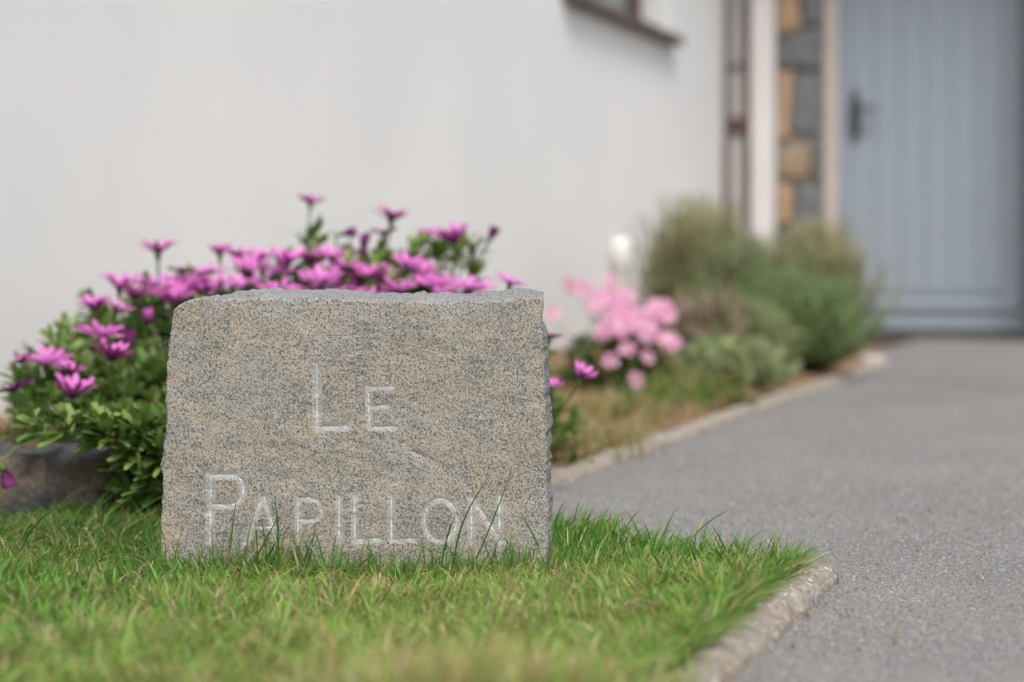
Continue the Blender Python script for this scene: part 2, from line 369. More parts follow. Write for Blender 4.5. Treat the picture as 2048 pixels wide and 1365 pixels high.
for nm, y0, y1, z0, z1 in (('frame', WB0 + .002, WB0 + .062, WZ0 + .002, WZ1 - .002), ('frame', WB1 - .062, WB1 - .002, WZ0 + .002, WZ1 - .002),
                           ('frame', WB0 + .063, WB1 - .063, WZ0 + .002, WZ0 + .062), ('frame', WB0 + .063, WB1 - .063, WZ1 - .062, WZ1 - .002), ('frame', -1.75, -1.69, WZ0 + .063, WZ1 - .063)):
    box(nm, -0.19, -0.115, y0, y1, z0, z1, M['brown'], wd)
nb = 7; L = (WB1 + 0.05 - (WB0 - .05)) / nb
for i in range(nb):
    box('sill', -0.11, 0.055, WB0 - .05 + i * L + .002, WB0 - .05 + (i + 1) * L - .002, WZ0 + 0.003, WZ0 + 0.04, M['slate'], wd, 0.006)
# sidelight beside the corner on the door wall
box('wall', 0.0, 2.9, 0.16, 0.4, -0.06, 2.62, M['render'], HS, 0)
sl = box('side_window', 0.02, 0.108, 0.045, 0.055, 0.16, 2.18, M['glass'], HS, 0)
box('frame', 0.001, 0.031, 0.02, 0.13, 0.10, 2.24, M['brown'], sl); box('frame', 0.096, 0.138, 0.0, 0.13, 0.10, 2.24, M['brown'], sl)
box('glazing_bar', 0.032, 0.095, 0.03, 0.12, 0.93, 1.01, M['brown'], sl); box('glazing_bar', 0.032, 0.095, 0.03, 0.12, 1.235, 1.26, M['dark_frame'], sl)
box('pillar', 0.139, 0.250, -0.045, 0.16, -0.05, 2.3, M['cream'], HS, 0.012)
# stone clad panel
sp = box('stone_panel', 0.251, 0.468, 0.03, 0.16, -0.05, 2.3, M['mortar'], HS, 0)
def s_of(px): k = (px - 1024) / F; return (CY * k - CX) / (NX - NY * k)
def z_of(py): return H + (HY - py) / F * 9.07
def stone(pts, mat, dep=0.05):
    c = Vector((sum(p[0] for p in pts) / len(pts), sum(p[1] for p in pts) / len(pts)))
    rings = []
    sub = []
    for i, p in enumerate(pts):
        q = pts[(i + 1) % len(pts)]
        for k in range(3):
            t = k / 3; sub.append(Vector((p[0] + (q[0] - p[0]) * t + random.uniform(-.003, .003), p[1] + (q[1] - p[1]) * t + random.uniform(-.003, .003))))
    vs = []; n = len(sub)
    for f, y in ((1.0, 0.035), (0.99, 0.03 - dep * .55), (0.92, 0.03 - dep * .9)):
        for p in sub:
            q = c + (p - c) * f; vs.append((q.x, y + random.uniform(-.003, .003), q.y))
    vs.append((c.x, 0.03 - dep, c.y)); fs = []
    for r in range(2):
        for i in range(n): fs.append((r * n + i, r * n + (i + 1) % n, (r + 1) * n + (i + 1) % n, (r + 1) * n + i))
    for i in range(n): fs.append((2 * n + i, 2 * n + (i + 1) % n, 3 * n))
    me = bpy.data.meshes.new('stone'); me.from_pydata(vs, [], fs); bm = bmesh.new(); bm.from_mesh(me); bmesh.ops.recalc_face_normals(bm, faces=bm.faces); bm.to_mesh(me); bm.free()
    return link('stone', me, mat, sp)
def px_stone(poly, mat): stone([(s_of(x), z_of(y)) for x, y in poly], mat, random.uniform(.04, .06))
O_, G_, B_ = M['rs_orange'], M['rs_grey'], M['rs_brown']
px_stone([(1556, -40), (1594, -40), (1602, 40), (1608, 58), (1556, 70)], O_)
px_stone([(1598, -40), (1645, -40), (1645, 52), (1612, 54)], G_)
px_stone([(1556, 78), (1600, 62), (1645, 58), (1645, 136), (1556, 134)], G_)
px_stone([(1556, 142), (1590, 142), (1582, 180), (1574, 260), (1578, 280), (1556, 284)], O_)
px_stone([(1594, 144), (1645, 142), (1645, 268), (1618, 272), (1580, 262), (1584, 200)], G_)
px_stone([(1558, 298), (1622, 296), (1624, 345), (1600, 360), (1558, 352)], B_)
px_stone([(1628, 282), (1645, 278), (1645, 368), (1630, 366)], G_)
px_stone([(1556, 372), (1588, 368), (1582, 445), (1556, 450)], O_)
px_stone([(1592, 372), (1645, 375), (1645, 478), (1586, 480)], G_)
px_stone([(1556, 458), (1580, 456), (1582, 520), (1556, 520)], G_); px_stone([(1586, 488), (1645, 486), (1645, 580), (1590, 575)], O_)
px_stone([(1556, 528), (1584, 528), (1586, 640), (1556, 640)], B_); px_stone([(1590, 586), (1645, 588), (1645, 650), (1592, 650)], G_)
z = z_of(-48)
while z < 2.2:
    h1 = random.uniform(.09, .17); sx = random.uniform(.31, .40)
    stone([(0.256, z), (sx - .004, z), (sx - .004, z + h1 - .01), (0.256, z + h1 - .01)], random.choice([O_, G_, B_]))
    stone([(sx + .004, z), (0.463, z), (0.463, z + h1 - .01), (sx + .004, z + h1 - .01)], random.choice([G_, G_, B_])); z += h1
# front door
dr = box('door', 0.520, 1.335, 0.082, 0.125, 0.035, 2.12, M['door'], HS, 0.003)
for nm, x0, x1, z0, z1 in (('stile', .5205, .575, .036, 2.119), ('stile', 1.255, 1.3345, .036, 2.119), ('top_rail', .576, 1.254, 2.03, 2.119), ('bottom_rail', .576, 1.254, .036, .17)):
    box(nm, x0, x1, 0.066, 0.09, z0, z1, M['door'], dr, 0.004)
npk = 6; pw = (1.254 - .576) / npk
for i in range(npk):
    box('plank', .576 + i * pw + .0012, .576 + (i + 1) * pw - .0012, 0.071, 0.09, .2, 2.029, M['door'], dr, 0.003)
m = MB(); m.add([(0.522, .083, .172), (1.332, .083, .172), (1.332, .045, .150), (.522, .045, .150), (.522, .045, .135), (1.332, .045, .135), (1.332, .083, .13), (.522, .083, .13)],
      [(0, 3, 2, 1), (3, 4, 5, 2), (4, 7, 6, 5), (0, 7, 4, 3), (1, 2, 5, 6)]); link('weather_bar', m.mesh('weather_bar', col=False), M['door'], dr)
box('frame', 0.469, 0.519, 0.035, 0.15, -0.05, 2.18, M['frame_beige'], dr, 0.004); box('frame', 1.337, 1.40, 0.02, 0.15, -0.05, 2.18, M['dark_frame'], dr, 0.004)  # right jamb: the shade on that side is put into its dark colour
box('frame', 0.469, 1.40, 0.03, 0.15, 2.181, 2.24, M['dark_frame'], dr, 0.004)
box('threshold', 0.5195, 1.3365, 0.0, 0.15, -0.05, 0.024, M['threshold'], dr, 0.004)
hs_, hz = s_of(1705), z_of(234)
m = MB(); ring = []
bmh = bmesh.new()
pl = []
for k in range(24):
    t = 2 * math.pi * k / 24; pl.append((0.022 * math.cos(t) * (1.0 + .15 * math.cos(2 * t)), 0.125 * math.copysign(abs(math.sin(t)) ** 0.7, math.sin(t))))
vs = [(hs_ + x, .066, hz + zz) for x, zz in pl] + [(hs_ + x, .058, hz + zz) for x, zz in pl] + [(hs_ + x * .8, .054, hz + zz * .95) for x, zz in pl]
n = len(pl); m.add(vs, [(r * n + i, r * n + (i + 1) % n, (r + 1) * n + (i + 1) % n, (r + 1) * n + i) for r in range(2) for i in range(n)] + [tuple(2 * n + i for i in range(n))])
hd = link('handle', m.mesh('handle', col=False), M['pewter'], dr)
hb = MB(); hb.tube([(hs_, .058, hz + .035), (hs_, .02, hz + .035), (hs_ + .012, .008, hz + .035), (hs_ + .05, .006, hz + .033), (hs_ + .095, .008, hz + .026), (hs_ + .115, .012, hz + .018)], [.012, .011, .0115, .011, .009, .006], 10)
hb.tube([(hs_, .056, hz - .05), (hs_, .045, hz - .05)], .011, 10)
bmh.free(); link('lever', hb.mesh('lever', True, False), M['pewter'], dr)
# porch return wall on the right, soffit and eaves
box('wall', 1.401, 2.9, -0.02, 0.1599, -0.06, 2.62, M['render'], HS, 0)
box('porch_wall', 1.50, 1.68, -0.40, -0.021, -0.06, 2.62, M['render'], HS, 0.006)
box('roof', -1.6, 3.1, -0.72, 3.0, 2.621, 2.78, M['roof'], HS, 0.01)
box('eaves', -1.6, 0.34, -14.2, -0.721, 2.621, 2.78, M['roof'], HS, 0.01)

# white capped post standing in the bed before the wall
m = MB(); P = at(1241, 560, 5.7); P.z = 0; TZ = at(1241, 474, 5.7).z; rr = 0.031; vs = []; n = 20
prof = [(rr, 0.02), (rr, TZ - .09), (rr * 1.06, TZ - .088), (rr * 1.06, TZ - .015)] + [(rr * 1.06 * math.cos(t), TZ - .015 + .015 * math.sin(t)) for t in (0.4, 0.8, 1.15, 1.4)]
for r_, z_ in prof:
    for k in range(n): vs.append((r_ * math.cos(2 * math.pi * k / n), r_ * math.sin(2 * math.pi * k / n), z_))
fs = [(i * n + k, i * n + (k + 1) % n, (i + 1) * n + (k + 1) % n, (i + 1) * n + k) for i in range(len(prof) - 1) for k in range(n)] + [tuple((len(prof) - 1) * n + k for k in range(n))]
m.add(vs, fs); o = link('vent_pipe', m.mesh('vent_pipe', True, False), M['white_plastic'], None, P); setp(o, 'short white round-capped pipe standing behind the pale pink flowers', 'pipe')

# ------------------------------------------------------------------ engraved granite stone
SD = 2.25; PPM = F / SD
XL = np.array([(590, 352), (622, 349), (640, 345), (672, 342), (690, 337), (730, 335), (800, 333), (870, 330), (930, 323), (990, 326), (1040, 322), (1140, 321), (1210, 322)], float)
XR = np.array([(585, 1085), (615, 1087), (640, 1083), (665, 1087), (700, 1088), (800, 1091), (840, 1093), (900, 1095), (960, 1094), (1000, 1097), (1060, 1095), (1130, 1093), (1210, 1094)], float)
YT = np.array([(320, 640), (350, 621), (358, 611), (384, 599), (470, 597), (600, 598), (700, 600), (800, 603), (900, 605), (1000, 601), (1050, 594), (1075, 592), (1090, 600)], float)
YB = np.array([(320, 622), (350, 612), (384, 597), (410, 592), (440, 583), (470, 578), (520, 579), (580, 582), (640, 579), (720, 583), (780, 586), (860, 587), (940, 586), (1000, 583), (1030, 577), (1060, 576), (1086, 583)], float)
# letter strokes: (polyline, half width) in photograph pixels on the face
def arc(cx, cy, rx, ry, t0, t1, n=40): return [(cx + rx * math.cos(t0 + (t1 - t0) * i / n), cy + ry * math.sin(t0 + (t1 - t0) * i / n)) for i in range(n + 1)]
STR = [
 ([(635, 728), (634, 854)], 10.5), ([(634, 854), (694, 854)], 10),
 ([(736.5, 775), (739.5, 855)], 7.6), ([(737, 776), (784, 775)], 6.8), ([(739, 813), (774, 813)], 6.6), ([(740, 856), (789, 855)], 7.2),
 ([(422, 950), (420, 1084)], 10), ([(422, 952), (462, 951), (474, 953), (482, 960), (486.5, 970), (487, 982), (484, 994), (477, 1003), (468, 1009), (456, 1011), (424, 1011)], 9),
 ([(525, 994), (493, 1084)], 7.6), ([(528, 994), (556, 1084)], 7.6), ([(506, 1055), (551, 1055)], 6),
 ([(596, 996), (596, 1085)], 8), ([(596, 998), (620, 997), (632, 1000), (640, 1007), (644, 1016), (644, 1025), (639, 1033), (630, 1039), (618, 1041), (598, 1041)], 7.4),
 ([(679, 993), (677.5, 1084)], 7.6), ([(709.8, 992), (710, 1080)], 8), ([(710, 1080), (757, 1079)], 7.6),
 ([(782.5, 991), (783, 1079)], 8.8), ([(783, 1080), (830, 1080)], 7.6),
 (arc(881, 1040, 32, 41.5, 0, 2 * math.pi), 8.2),
 ([(943, 997), (943, 1085)], 8.6), ([(945, 998), (1002, 1083)], 7.6), ([(999, 994), (999, 1083)], 8.4)]
def build_stone():
    NU, NV = 600, 440
    u = np.linspace(0, 1, NU); v = np.linspace(0, 1, NV) ** 1.0
    U, V = np.meshgrid(u, v); xu = 349 + U * 738
    yt = np.interp(xu, YT[:, 0], YT[:, 1]) + 1.6 * fbm(xu / 14, xu * 0, o=3, s=9)
    Y = yt + (1205 - yt) * V
    xl = np.interp(Y, XL[:, 0], XL[:, 1]) + 2.2 * fbm(Y / 17, Y * 0, o=4, s=1); xr = np.interp(Y, XR[:, 0], XR[:, 1]) + 2.2 * fbm(Y / 15, Y * 0 + 5, o=4, s=2)
    X = xl + (xr - xl) * U
    # distance to the letters
    depth = np.zeros_like(X); cut = np.zeros_like(X); line = np.zeros_like(X)
    wob = 0.8 * fbm(X / 9, Y / 9, o=3, s=21)
    for pl, hw in STR:
        d = np.full(X.shape, 1e9)
        x0 = min(p[0] for p in pl) - 20; x1 = max(p[0] for p in pl) + 20; y0 = min(p[1] for p in pl) - 20; y1 = max(p[1] for p in pl) + 20
        mk = (X > x0) & (X < x1) & (Y > y0) & (Y < y1); xs, ys = X[mk], Y[mk]; dm = np.full(xs.shape, 1e9)
        for (ax, ay), (bx, by) in zip(pl[:-1], pl[1:]):
            L2 = (bx - ax) ** 2 + (by - ay) ** 2; t = np.clip(((xs - ax) * (bx - ax) + (ys - ay) * (by - ay)) / L2, 0, 1)
            # square, slightly flared ends like chisel cuts
            px_, py_ = ax + t * (bx - ax) - xs, ay + t * (by - ay) - ys
            dm = np.minimum(dm, np.hypot(px_, py_))
        dm = dm + wob[mk]
        depth[mk] = np.maximum(depth[mk], np.clip((hw - dm) / hw, 0, 1) * hw)
        cut[mk] = np.maximum(cut[mk], np.clip((hw + 0.8 - dm) / 2.0, 0, 1)); line[mk] = np.maximum(line[mk], np.clip((1.5 - np.abs(dm)) / 1.2, 0, 1))
    depth = depth * 0.28                                  # px of depth per px of half width
    low = 3.2 * fbm(X / 120, Y / 120, o=3, s=31) + 0.9 * fbm(X / 26, Y / 20, o=3, s=33) + 0.28 * fbm(X / 4, Y / 4, o=2, s=35)
    scar = np.exp(-((Y - (905 + (X - 830) * 0.55)) / 9.0) ** 2) * np.exp(-((X - 850) / 45.0) ** 2) * 4.0 + np.exp(-((Y - (1000 - (X - 1040) * .25)) / 10.0) ** 2) * np.exp(-((X - 1050) / 30.0) ** 2) * 1.6
    ed = np.minimum(np.minimum((X - xl), (xr - X)), (Y - yt) * 0.8)
    edn = 1.5 + 3.0 * fbm(X / 13, Y / 13, o=3, s=41) 
    rnd = np.clip(1 - ed / np.maximum(edn + 1.5, 1.0), 0, 1) ** 2 * 3.0
    dp = depth + low + scar + rnd
    weather = np.clip(ed / np.maximum(edn * 0.8 + 2, .5), 0, 1); weather = np.clip(weather * (0.92 + 0.25 * fbm(X / 70, Y / 50, o=3, s=51)), 0, 1)
    weather = weather * np.clip((1150 - Y) / 60 + .35, .35, 1)
    toX = lambda x: (x - 711) / PPM; toZ = lambda y: H - (y - HY) / PPM
    verts = np.stack([toX(X), dp / PPM, toZ(Y)], -1).reshape(-1, 3)
    idx = np.arange(NU * NV).reshape(NV, NU)
    quads = [np.stack([idx[:-1, :-1], idx[1:, :-1], idx[1:, 1:], idx[:-1, 1:]], -1).reshape(-1, 4)]
    att_w = [weather.ravel()]; att_c = [cut.ravel()]; att_l = [line.ravel()]
    # boundary loop: top (left->right), right (down), bottom (right->left), left (up)
    lp = np.concatenate([idx[0, :-1], idx[:-1, -1], idx[-1, :0:-1], idx[:0:-1, 0]])
    side = np.concatenate([np.zeros(NU - 1), np.ones(NV - 1), np.full(NU - 1, 2), np.full(NV - 1, 3)]).astype(int)
    fx, fy = X.ravel()[lp], Y.ravel()[lp]; prev = lp; n0 = len(verts)
    dz = np.interp(fx, YB[:, 0], YB[:, 1])                # wanted image row of the back top edge
    TH = 0.125; rings = [0.003, 0.008, 0.015, 0.024, 0.036, 0.05, 0.066, 0.084, 0.104, TH]
    allv = [verts]
    for ri, dd in enumerate(rings):
        k = dd / TH; bx = fx.copy(); bz = toZ(fy)
        ztop = H - (dz - HY) / F * (SD + TH)
        topw = np.where(side == 0, 1.0, np.where(side == 2, 0.0, np.clip((700 - fy) / 90, 0, 1)))
        nz = fbm(fx / 22, fy / 22, np.full_like(fx, dd * 70), o=4, s=61)
        bz = bz + topw * ((ztop - toZ(np.interp(fx, YT[:, 0], YT[:, 1]))) * k ** 0.8 + 0.0022 * nz * min(1, k * 9))
        bulge = math.sin(min(1, k * 1.5) * math.pi * .62)
        rx = np.where(side == 1, 1.0, np.where(side == 3, -1.0, 0.0))
        amt = np.where(side == 1, np.clip((fy - 640) / 40, 0, 1) * (10.5 + 3.0 * fbm(fy / 40, fy * 0, o=2, s=71)), np.clip((fy - 700) / 100, 0, 1) * (3.5 + 3.5 * fbm(fy / 45, fy * 0, o=2, s=73)))
        amt = amt * bulge + 3.0 * nz * min(1, k * 8)
        ax = toX(bx) + rx * amt / PPM
        # corners blend with the neighbours
        vv = np.stack([ax, np.full_like(ax, dd) + 0.0015 * fbm(fx / 15, fy / 15, o=2, s=81), bz], -1)
        allv.append(vv); cur = n0 + ri * len(lp) + np.arange(len(lp)); 
        quads.append(np.stack([prev, np.roll(prev, -1), np.roll(cur, -1), cur], -1)); prev = cur
        att_w.append(np.clip(0.22 - dd * 6, 0, 1) * np.ones(len(lp))); att_c.append(np.zeros(len(lp))); att_l.append(np.zeros(len(lp)))
    vv = allv[-1]; c = vv.mean(0); c[1] += 0.004; allv.append(c[None]); ci = n0 + len(rings) * len(lp)
    tris = np.stack([prev, np.roll(prev, -1), np.full_like(prev, ci)], -1)
    att_w.append([0.]); att_c.append([0.]); att_l.append([0.])
    me = mesh_np('name_stone', np.concatenate(allv), quads + [tris], smooth=True, attrs={'weather': np.concatenate(att_w), 'cut': np.concatenate(att_c), 'line': np.concatenate(att_l)})
    sm_ = np.zeros(len(me.polygons), bool); sm_[:(NU - 1) * (NV - 1)] = True; me.polygons.foreach_set('use_smooth', sm_)
    o = link('name_stone', me, M['granite'], None, ((711 - 1024) / PPM, SD, 0)); return o
o = build_stone(); setp(o, 'rough-edged granite block on the lawn carved with the house name in capitals', 'name stone')

# ------------------------------------------------------------------ lawn grass
def blades(P, h, w, lean, bend, face, col, tipcol, name):
    n = len(h); lv = np.array([0, 0.38, 0.72]); ld = np.stack([np.cos(lean), np.sin(lean)], -1); fd = np.stack([np.cos(face), np.sin(face)], -1)
    V = np.zeros((n, 7, 3)); C = np.zeros((n, 7, 3))
    for i, s in enumerate(lv):
        c = P + np.concatenate([ld * (bend * h * s ** 1.8)[:, None], (h * (s - 0.32 * bend * s * s))[:, None]], 1)
        ww = w * (0.8, 1.0, 0.72)[i] * .5
        off = np.concatenate([fd * ww[:, None], np.zeros((n, 1))], 1); V[:, 2 * i] = c - off; V[:, 2 * i + 1] = c + off
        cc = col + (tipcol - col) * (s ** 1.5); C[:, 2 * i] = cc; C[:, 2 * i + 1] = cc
    V[:, 6] = P + np.concatenate([ld * (bend * h)[:, None], (h * (1 - 0.32 * bend))[:, None]], 1); C[:, 6] = tipcol
    b = (np.arange(n) * 7)[:, None]
    q = np.concatenate([b + np.array([0, 1, 3, 2]), b + np.array([2, 3, 5, 4])], 0); t = b + np.array([4, 5, 6])
    return V.reshape(-1, 3), q, t, C.reshape(-1, 3)
GREEN = np.array([(0.060, 0.185, 0.020), (0.085, 0.225, 0.028), (0.135, 0.270, 0.042), (0.042, 0.130, 0.018), (0.205, 0.300, 0.065)])
DRY = np.array([(0.46, 0.36, 0.19), (0.40, 0.27, 0.11), (0.55, 0.46, 0.30), (0.36, 0.33, 0.14)])
parts = []
def add_blades(P, h, w, bend, dryp, yel, lean=None, dark=0.0):
    n = len(h); lean = RNG.random(n) * 6.283 if lean is None else lean; face = RNG.random(n) * 6.283
    pick = np.clip((RNG.random(n) * 3.2 + yel * 2.0), 0, 4).astype(int); c = GREEN[np.minimum(pick, 4)] * (0.8 + 1.0 * RNG.random((n, 1)))
    c = np.where((pick == 3)[:, None] & (yel > .6)[:, None], GREEN[4], c)
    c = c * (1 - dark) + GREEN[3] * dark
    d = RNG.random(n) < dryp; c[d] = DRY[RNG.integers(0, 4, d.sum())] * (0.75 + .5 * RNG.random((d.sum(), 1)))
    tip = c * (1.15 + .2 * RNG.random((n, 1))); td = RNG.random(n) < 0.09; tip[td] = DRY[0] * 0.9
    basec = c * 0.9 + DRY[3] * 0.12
    parts.append(blades(P, h, w, lean, bend, face, basec, tip, ''))
def scatter_lawn(n, x0, x1, y0, y1, hk=1.0, wk=1.0, inset=0.0):
    X = x0 + (x1 - x0) * RNG.random(n); Y = y0 + (y1 - y0) * RNG.random(n); A, B = AB(X, Y); d = lawn_in(A, B)
    ins = (X > -0.41) & (X < 0.04) & (Y > SD + 0.004) & (Y < SD + 0.12)
    ok = (d > inset) & ~ins & (A > .02); X, Y, d = X[ok], Y[ok], d[ok]; n = len(X)
    cl = fbm(X * 9, Y * 9, o=3, s=91); cl2 = fbm(X * 3.1, Y * 3.1, o=3, s=95)
    h = (0.019 + 0.017 * RNG.random(n) + 0.009 * cl + 0.020 * RNG.random(n) * (RNG.random(n) < .14)) * hk
    edge = np.exp(-np.clip(d, 0, 1) / 0.04); h *= 1 + 0.55 * edge
    h *= np.where((X < -0.42) & (Y > 2.3), 0.9, 1.0)
    w = (0.0016 + 0.0018 * RNG.random(n)) * wk
    bend = 0.25 + 0.75 * RNG.random(n) ** 1.4
    # yellower in the middle foreground, greener at the left and behind
    yel = np.clip(0.42 + 0.35 * cl2 + 0.5 * np.exp(-((X + 0.06) / 0.22) ** 2) * np.clip((2.22 - Y) / .15, 0, 1) - 0.35 * (X < -0.40) * np.clip((Y - 1.9) / .3, 0, 1) - .25 * (Y > 2.3), 0, 1)
    dry = np.clip(0.08 + 0.12 * cl + 0.14 * np.exp(-((X + .1) / 0.25) ** 2) * (Y < 2.25), 0.03, 0.4)
    lean = 5.0 * fbm(X * 14, Y * 14, o=2, s=97) + 0.9 * RNG.standard_normal(n); lean = np.where(RNG.random(n) < 0.5 * edge, -PHI + 0.4 * RNG.standard_normal(n), lean)
    dk = np.where(X < -0.40, 0.55, 0.0)[:, None] * np.clip((Y - 2.0) / .3, 0, 1)[:, None]  # bush shade left of the stone, put into the blade colour
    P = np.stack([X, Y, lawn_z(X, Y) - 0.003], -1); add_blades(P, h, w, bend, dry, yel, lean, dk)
scatter_lawn(105000, -0.86, 0.42, 1.35, 2.92)
scatter_lawn(20000, -2.6, 0.35, -0.4, 1.35, 1.0, 2.0); scatter_lawn(9000, -1.6, -0.86, 1.35, 3.0, 1.0, 1.6)
# short dead thatch lying between the blades
def thatch(n):
    X = -0.86 + 1.28 * RNG.random(n); Y = 1.4 + 1.5 * RNG.random(n); A, B = AB(X, Y); ok = (lawn_in(A, B) > 0) & (A > .02); X, Y = X[ok], Y[ok]; n = len(X)
    P = np.stack([X, Y, lawn_z(X, Y) + 0.004 + .01 * RNG.random(n)], -1)
    add_blades(P, 0.012 + 0.018 * RNG.random(n), 0.001 + .0009 * RNG.random(n), 1.2 + 1.2 * RNG.random(n), np.full(n, 0.85), np.full(n, .7))
thatch(14000)
# uncut fringe along the foot of the stone
def fringe(n, x0, x1, y0, y1, h0, h1, dk=.6, dry=.05, pw=2.0, wk=1.0, lean=None, bend=(0.1, .5)):
    X = x0 + (x1 - x0) * RNG.random(n); Y = y0 + (y1 - y0) * RNG.random(n)
    A_, B_ = AB(X, Y); ok = lawn_in(A_, B_) > 0.004; X, Y = X[ok], Y[ok]; n = len(X)
    P = np.stack([X, Y, lawn_z(X, Y) - .003], -1); h = h0 + (h1 - h0) * RNG.random(n) ** pw
    add_blades(P, h, (0.0014 + .001 * RNG.random(n)) * wk, bend[0] + (bend[1] - bend[0]) * RNG.random(n), np.full(n, dry), np.full(n, .25), None if lean is None else lean + .5 * RNG.standard_normal(n), np.full((n, 1), dk))
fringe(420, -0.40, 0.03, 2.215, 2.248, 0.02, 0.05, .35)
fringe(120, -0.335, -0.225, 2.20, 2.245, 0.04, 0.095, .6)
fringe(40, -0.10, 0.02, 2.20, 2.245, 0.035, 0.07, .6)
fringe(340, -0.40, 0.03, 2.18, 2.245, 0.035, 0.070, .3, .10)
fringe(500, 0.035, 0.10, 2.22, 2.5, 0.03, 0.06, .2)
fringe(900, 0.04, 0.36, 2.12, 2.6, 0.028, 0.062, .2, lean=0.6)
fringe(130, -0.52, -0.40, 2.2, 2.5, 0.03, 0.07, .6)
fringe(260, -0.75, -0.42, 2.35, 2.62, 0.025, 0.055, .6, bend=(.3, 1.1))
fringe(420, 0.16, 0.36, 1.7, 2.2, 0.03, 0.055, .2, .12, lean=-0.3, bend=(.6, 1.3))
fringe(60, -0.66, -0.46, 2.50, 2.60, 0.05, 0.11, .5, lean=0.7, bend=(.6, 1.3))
def overhang(n):
    A = KA - .05 + .04 * RNG.random(n); B = -8.6 + (BC + 8.6) * RNG.random(n); X = CX + NX * A + DX * B; Y = CY + NY * A + DY * B
    P = np.stack([X, Y, lawn_z(X, Y) + .002], -1)
    add_blades(P, .03 + .03 * RNG.random(n), .0016 + .0014 * RNG.random(n), .7 + .8 * RNG.random(n), np.full(n, .14), np.full(n, .45), -PHI + .7 * RNG.standard_normal(n), np.zeros((n, 1)))
overhang(1500)
# pale dry tussock close to the camera
def tuss(n, cx, cy, sx, sy, h0, h1, dry):
    X = cx + sx * RNG.standard_normal(n); Y = cy + sy * RNG.standard_normal(n); P = np.stack([X, Y, lawn_z(X, Y)], -1)
    add_blades(P, h0 + (h1 - h0) * RNG.random(n), 0.0018 + .0014 * RNG.random(n), .3 + .8 * RNG.random(n), np.full(n, dry), np.full(n, 1.0))
tuss(1900, -0.055, 1.42, 0.05, 0.04, 0.035, 0.088, .6); tuss(700, 0.02, 1.42, 0.035, 0.03, 0.03, 0.068, .5); tuss(450, 0.075, 1.56, 0.03, 0.035, 0.025, 0.045, .45)
vs, qs, ts, cs = [], [], [], []; k = 0
for v_, q_, t_, c_ in parts:
    vs.append(v_); qs.append(q_ + k); ts.append(t_ + k); cs.append(c_); k += len(v_)
me = mesh_np('lawn_grass', np.concatenate(vs), [np.concatenate(qs), np.concatenate(ts)], cols=np.concatenate(cs), smooth=True)
o = link('lawn_grass', me, M['grass']); setp(o, 'short green lawn grass with dry straw-coloured blades around the carved stone', 'grass', kind='stuff')
# single long blades that stand before the stone and the driveway
LONG = [((908, 1130), (912, 1040), (980, 952), 0), ((945, 1135), (985, 1050), (1024, 938), 0), ((883, 1130), (893, 1065), (911, 1032), 0), ((1010, 1150), (905, 1110), (775, 1075), 0),
        ((558, 1130), (556, 1060), (552, 1008), 0), ((552, 1130), (562, 1060), (549, 994), 0), ((505, 1130), (530, 1085), (556, 1033), 0), ((460, 1100), (466, 1045), (472, 1000), 0),
        ((1078, 1095), (1062, 1060), (1040, 1024), 0), ((1109, 1090), (1104, 1035), (1130, 1002), 0), ((648, 1140), (642, 1090), (626, 1054), 1), ((660, 1140), (668, 1090), (674, 1065), 1),
        ((1480, 1135), (1488, 1075), (1532, 1058), 2), ((1385, 1075), (1415, 1040), (1458, 1020), 2), ((1405, 1090), (1408, 1060), (1416, 1048), 2), ((200, 1075), (204, 1035), (215, 998), 0),
        ((312, 1080), (285, 1025), (258, 994), 0), ((330, 1080), (306, 1030), (320, 1006), 0), ((40, 1110), (60, 1045), (112, 1018), 0), ((1585, 1190), (1625, 1185), (1660, 1207), 2), ((525, 1120), (552, 1100), (545, 1085), 0)]
lb = MB()
for p0, p1, p2, kd in LONG:
    D = 2.215 if kd < 2 else 2.33
    if p0[0] < 330: D = 2.33
    a_, b_, c_ = at(*p0, D), at(*p1, D + .006), at(*p2, D - .012)
    rows = []; N = 9; wid = random.uniform(.0006, .0010); col = GREEN[random.choice([3, 0, 0])] if kd == 0 else GREEN[random.choice([1, 2])]
    vv = []; cc = []
    for i in range(N):
        t = i / (N - 1); p = a_ * (1 - t) ** 2 + b_ * 2 * t * (1 - t) + c_ * t * t; tn = ((b_ - a_) * (1 - t) + (c_ - b_) * t).normalized(); sd = tn.cross(Vector((0, 1, 0))).normalized()
        wv = wid * (1 - t ** 2.2) + .0002; vv += [p - sd * wv + Vector((0, .0006, 0)), p + sd * wv]; cc += [tuple(col)] * 2
    lb.add(vv, [(2 * i, 2 * i + 1, 2 * i + 3, 2 * i + 2) for i in range(N - 1)], cc)
o = link('long_grass', lb.mesh('long_grass', True), M['grass']); setp(o, 'long dark grass blades missed by the mower rising before the stone', 'grass', kind='stuff')

# ------------------------------------------------------------------ rocks that edge the bed, pebbles
def rock(name, loc, dims, seed, mat, label, cat, grp=None, amp=.22, sub=4, blocky=0.55):
    bm = bmesh.new(); bmesh.ops.create_icosphere(bm, subdivisions=sub, radius=1.0)
    P = np.array([v.co[:] for v in bm.verts]); m_ = np.max(np.abs(P), 1, keepdims=True); P = P * (1 - blocky) + P / m_ * blocky
    d = 1 + amp * fbm(P[:, 0] * 1.3 + seed, P[:, 1] * 1.3, P[:, 2] * 1.3, o=4, s=int(seed)); P = P * d[:, None]
    for v, p in zip(bm.verts, P): v.co = (p[0] * dims[0], p[1] * dims[1], p[2] * dims[2])
    me = bpy.data.meshes.new(name); bm.to_mesh(me); bm.free(); me.polygons.foreach_set("use_smooth", [True] * len(me.polygons))
    o = link(name, me, mat, None, loc); o.rotation_euler = (0, 0, random.uniform(-.3, .3)); setp(o, label, cat, grp); return o
g = 'rocks along the end of the flower bed'
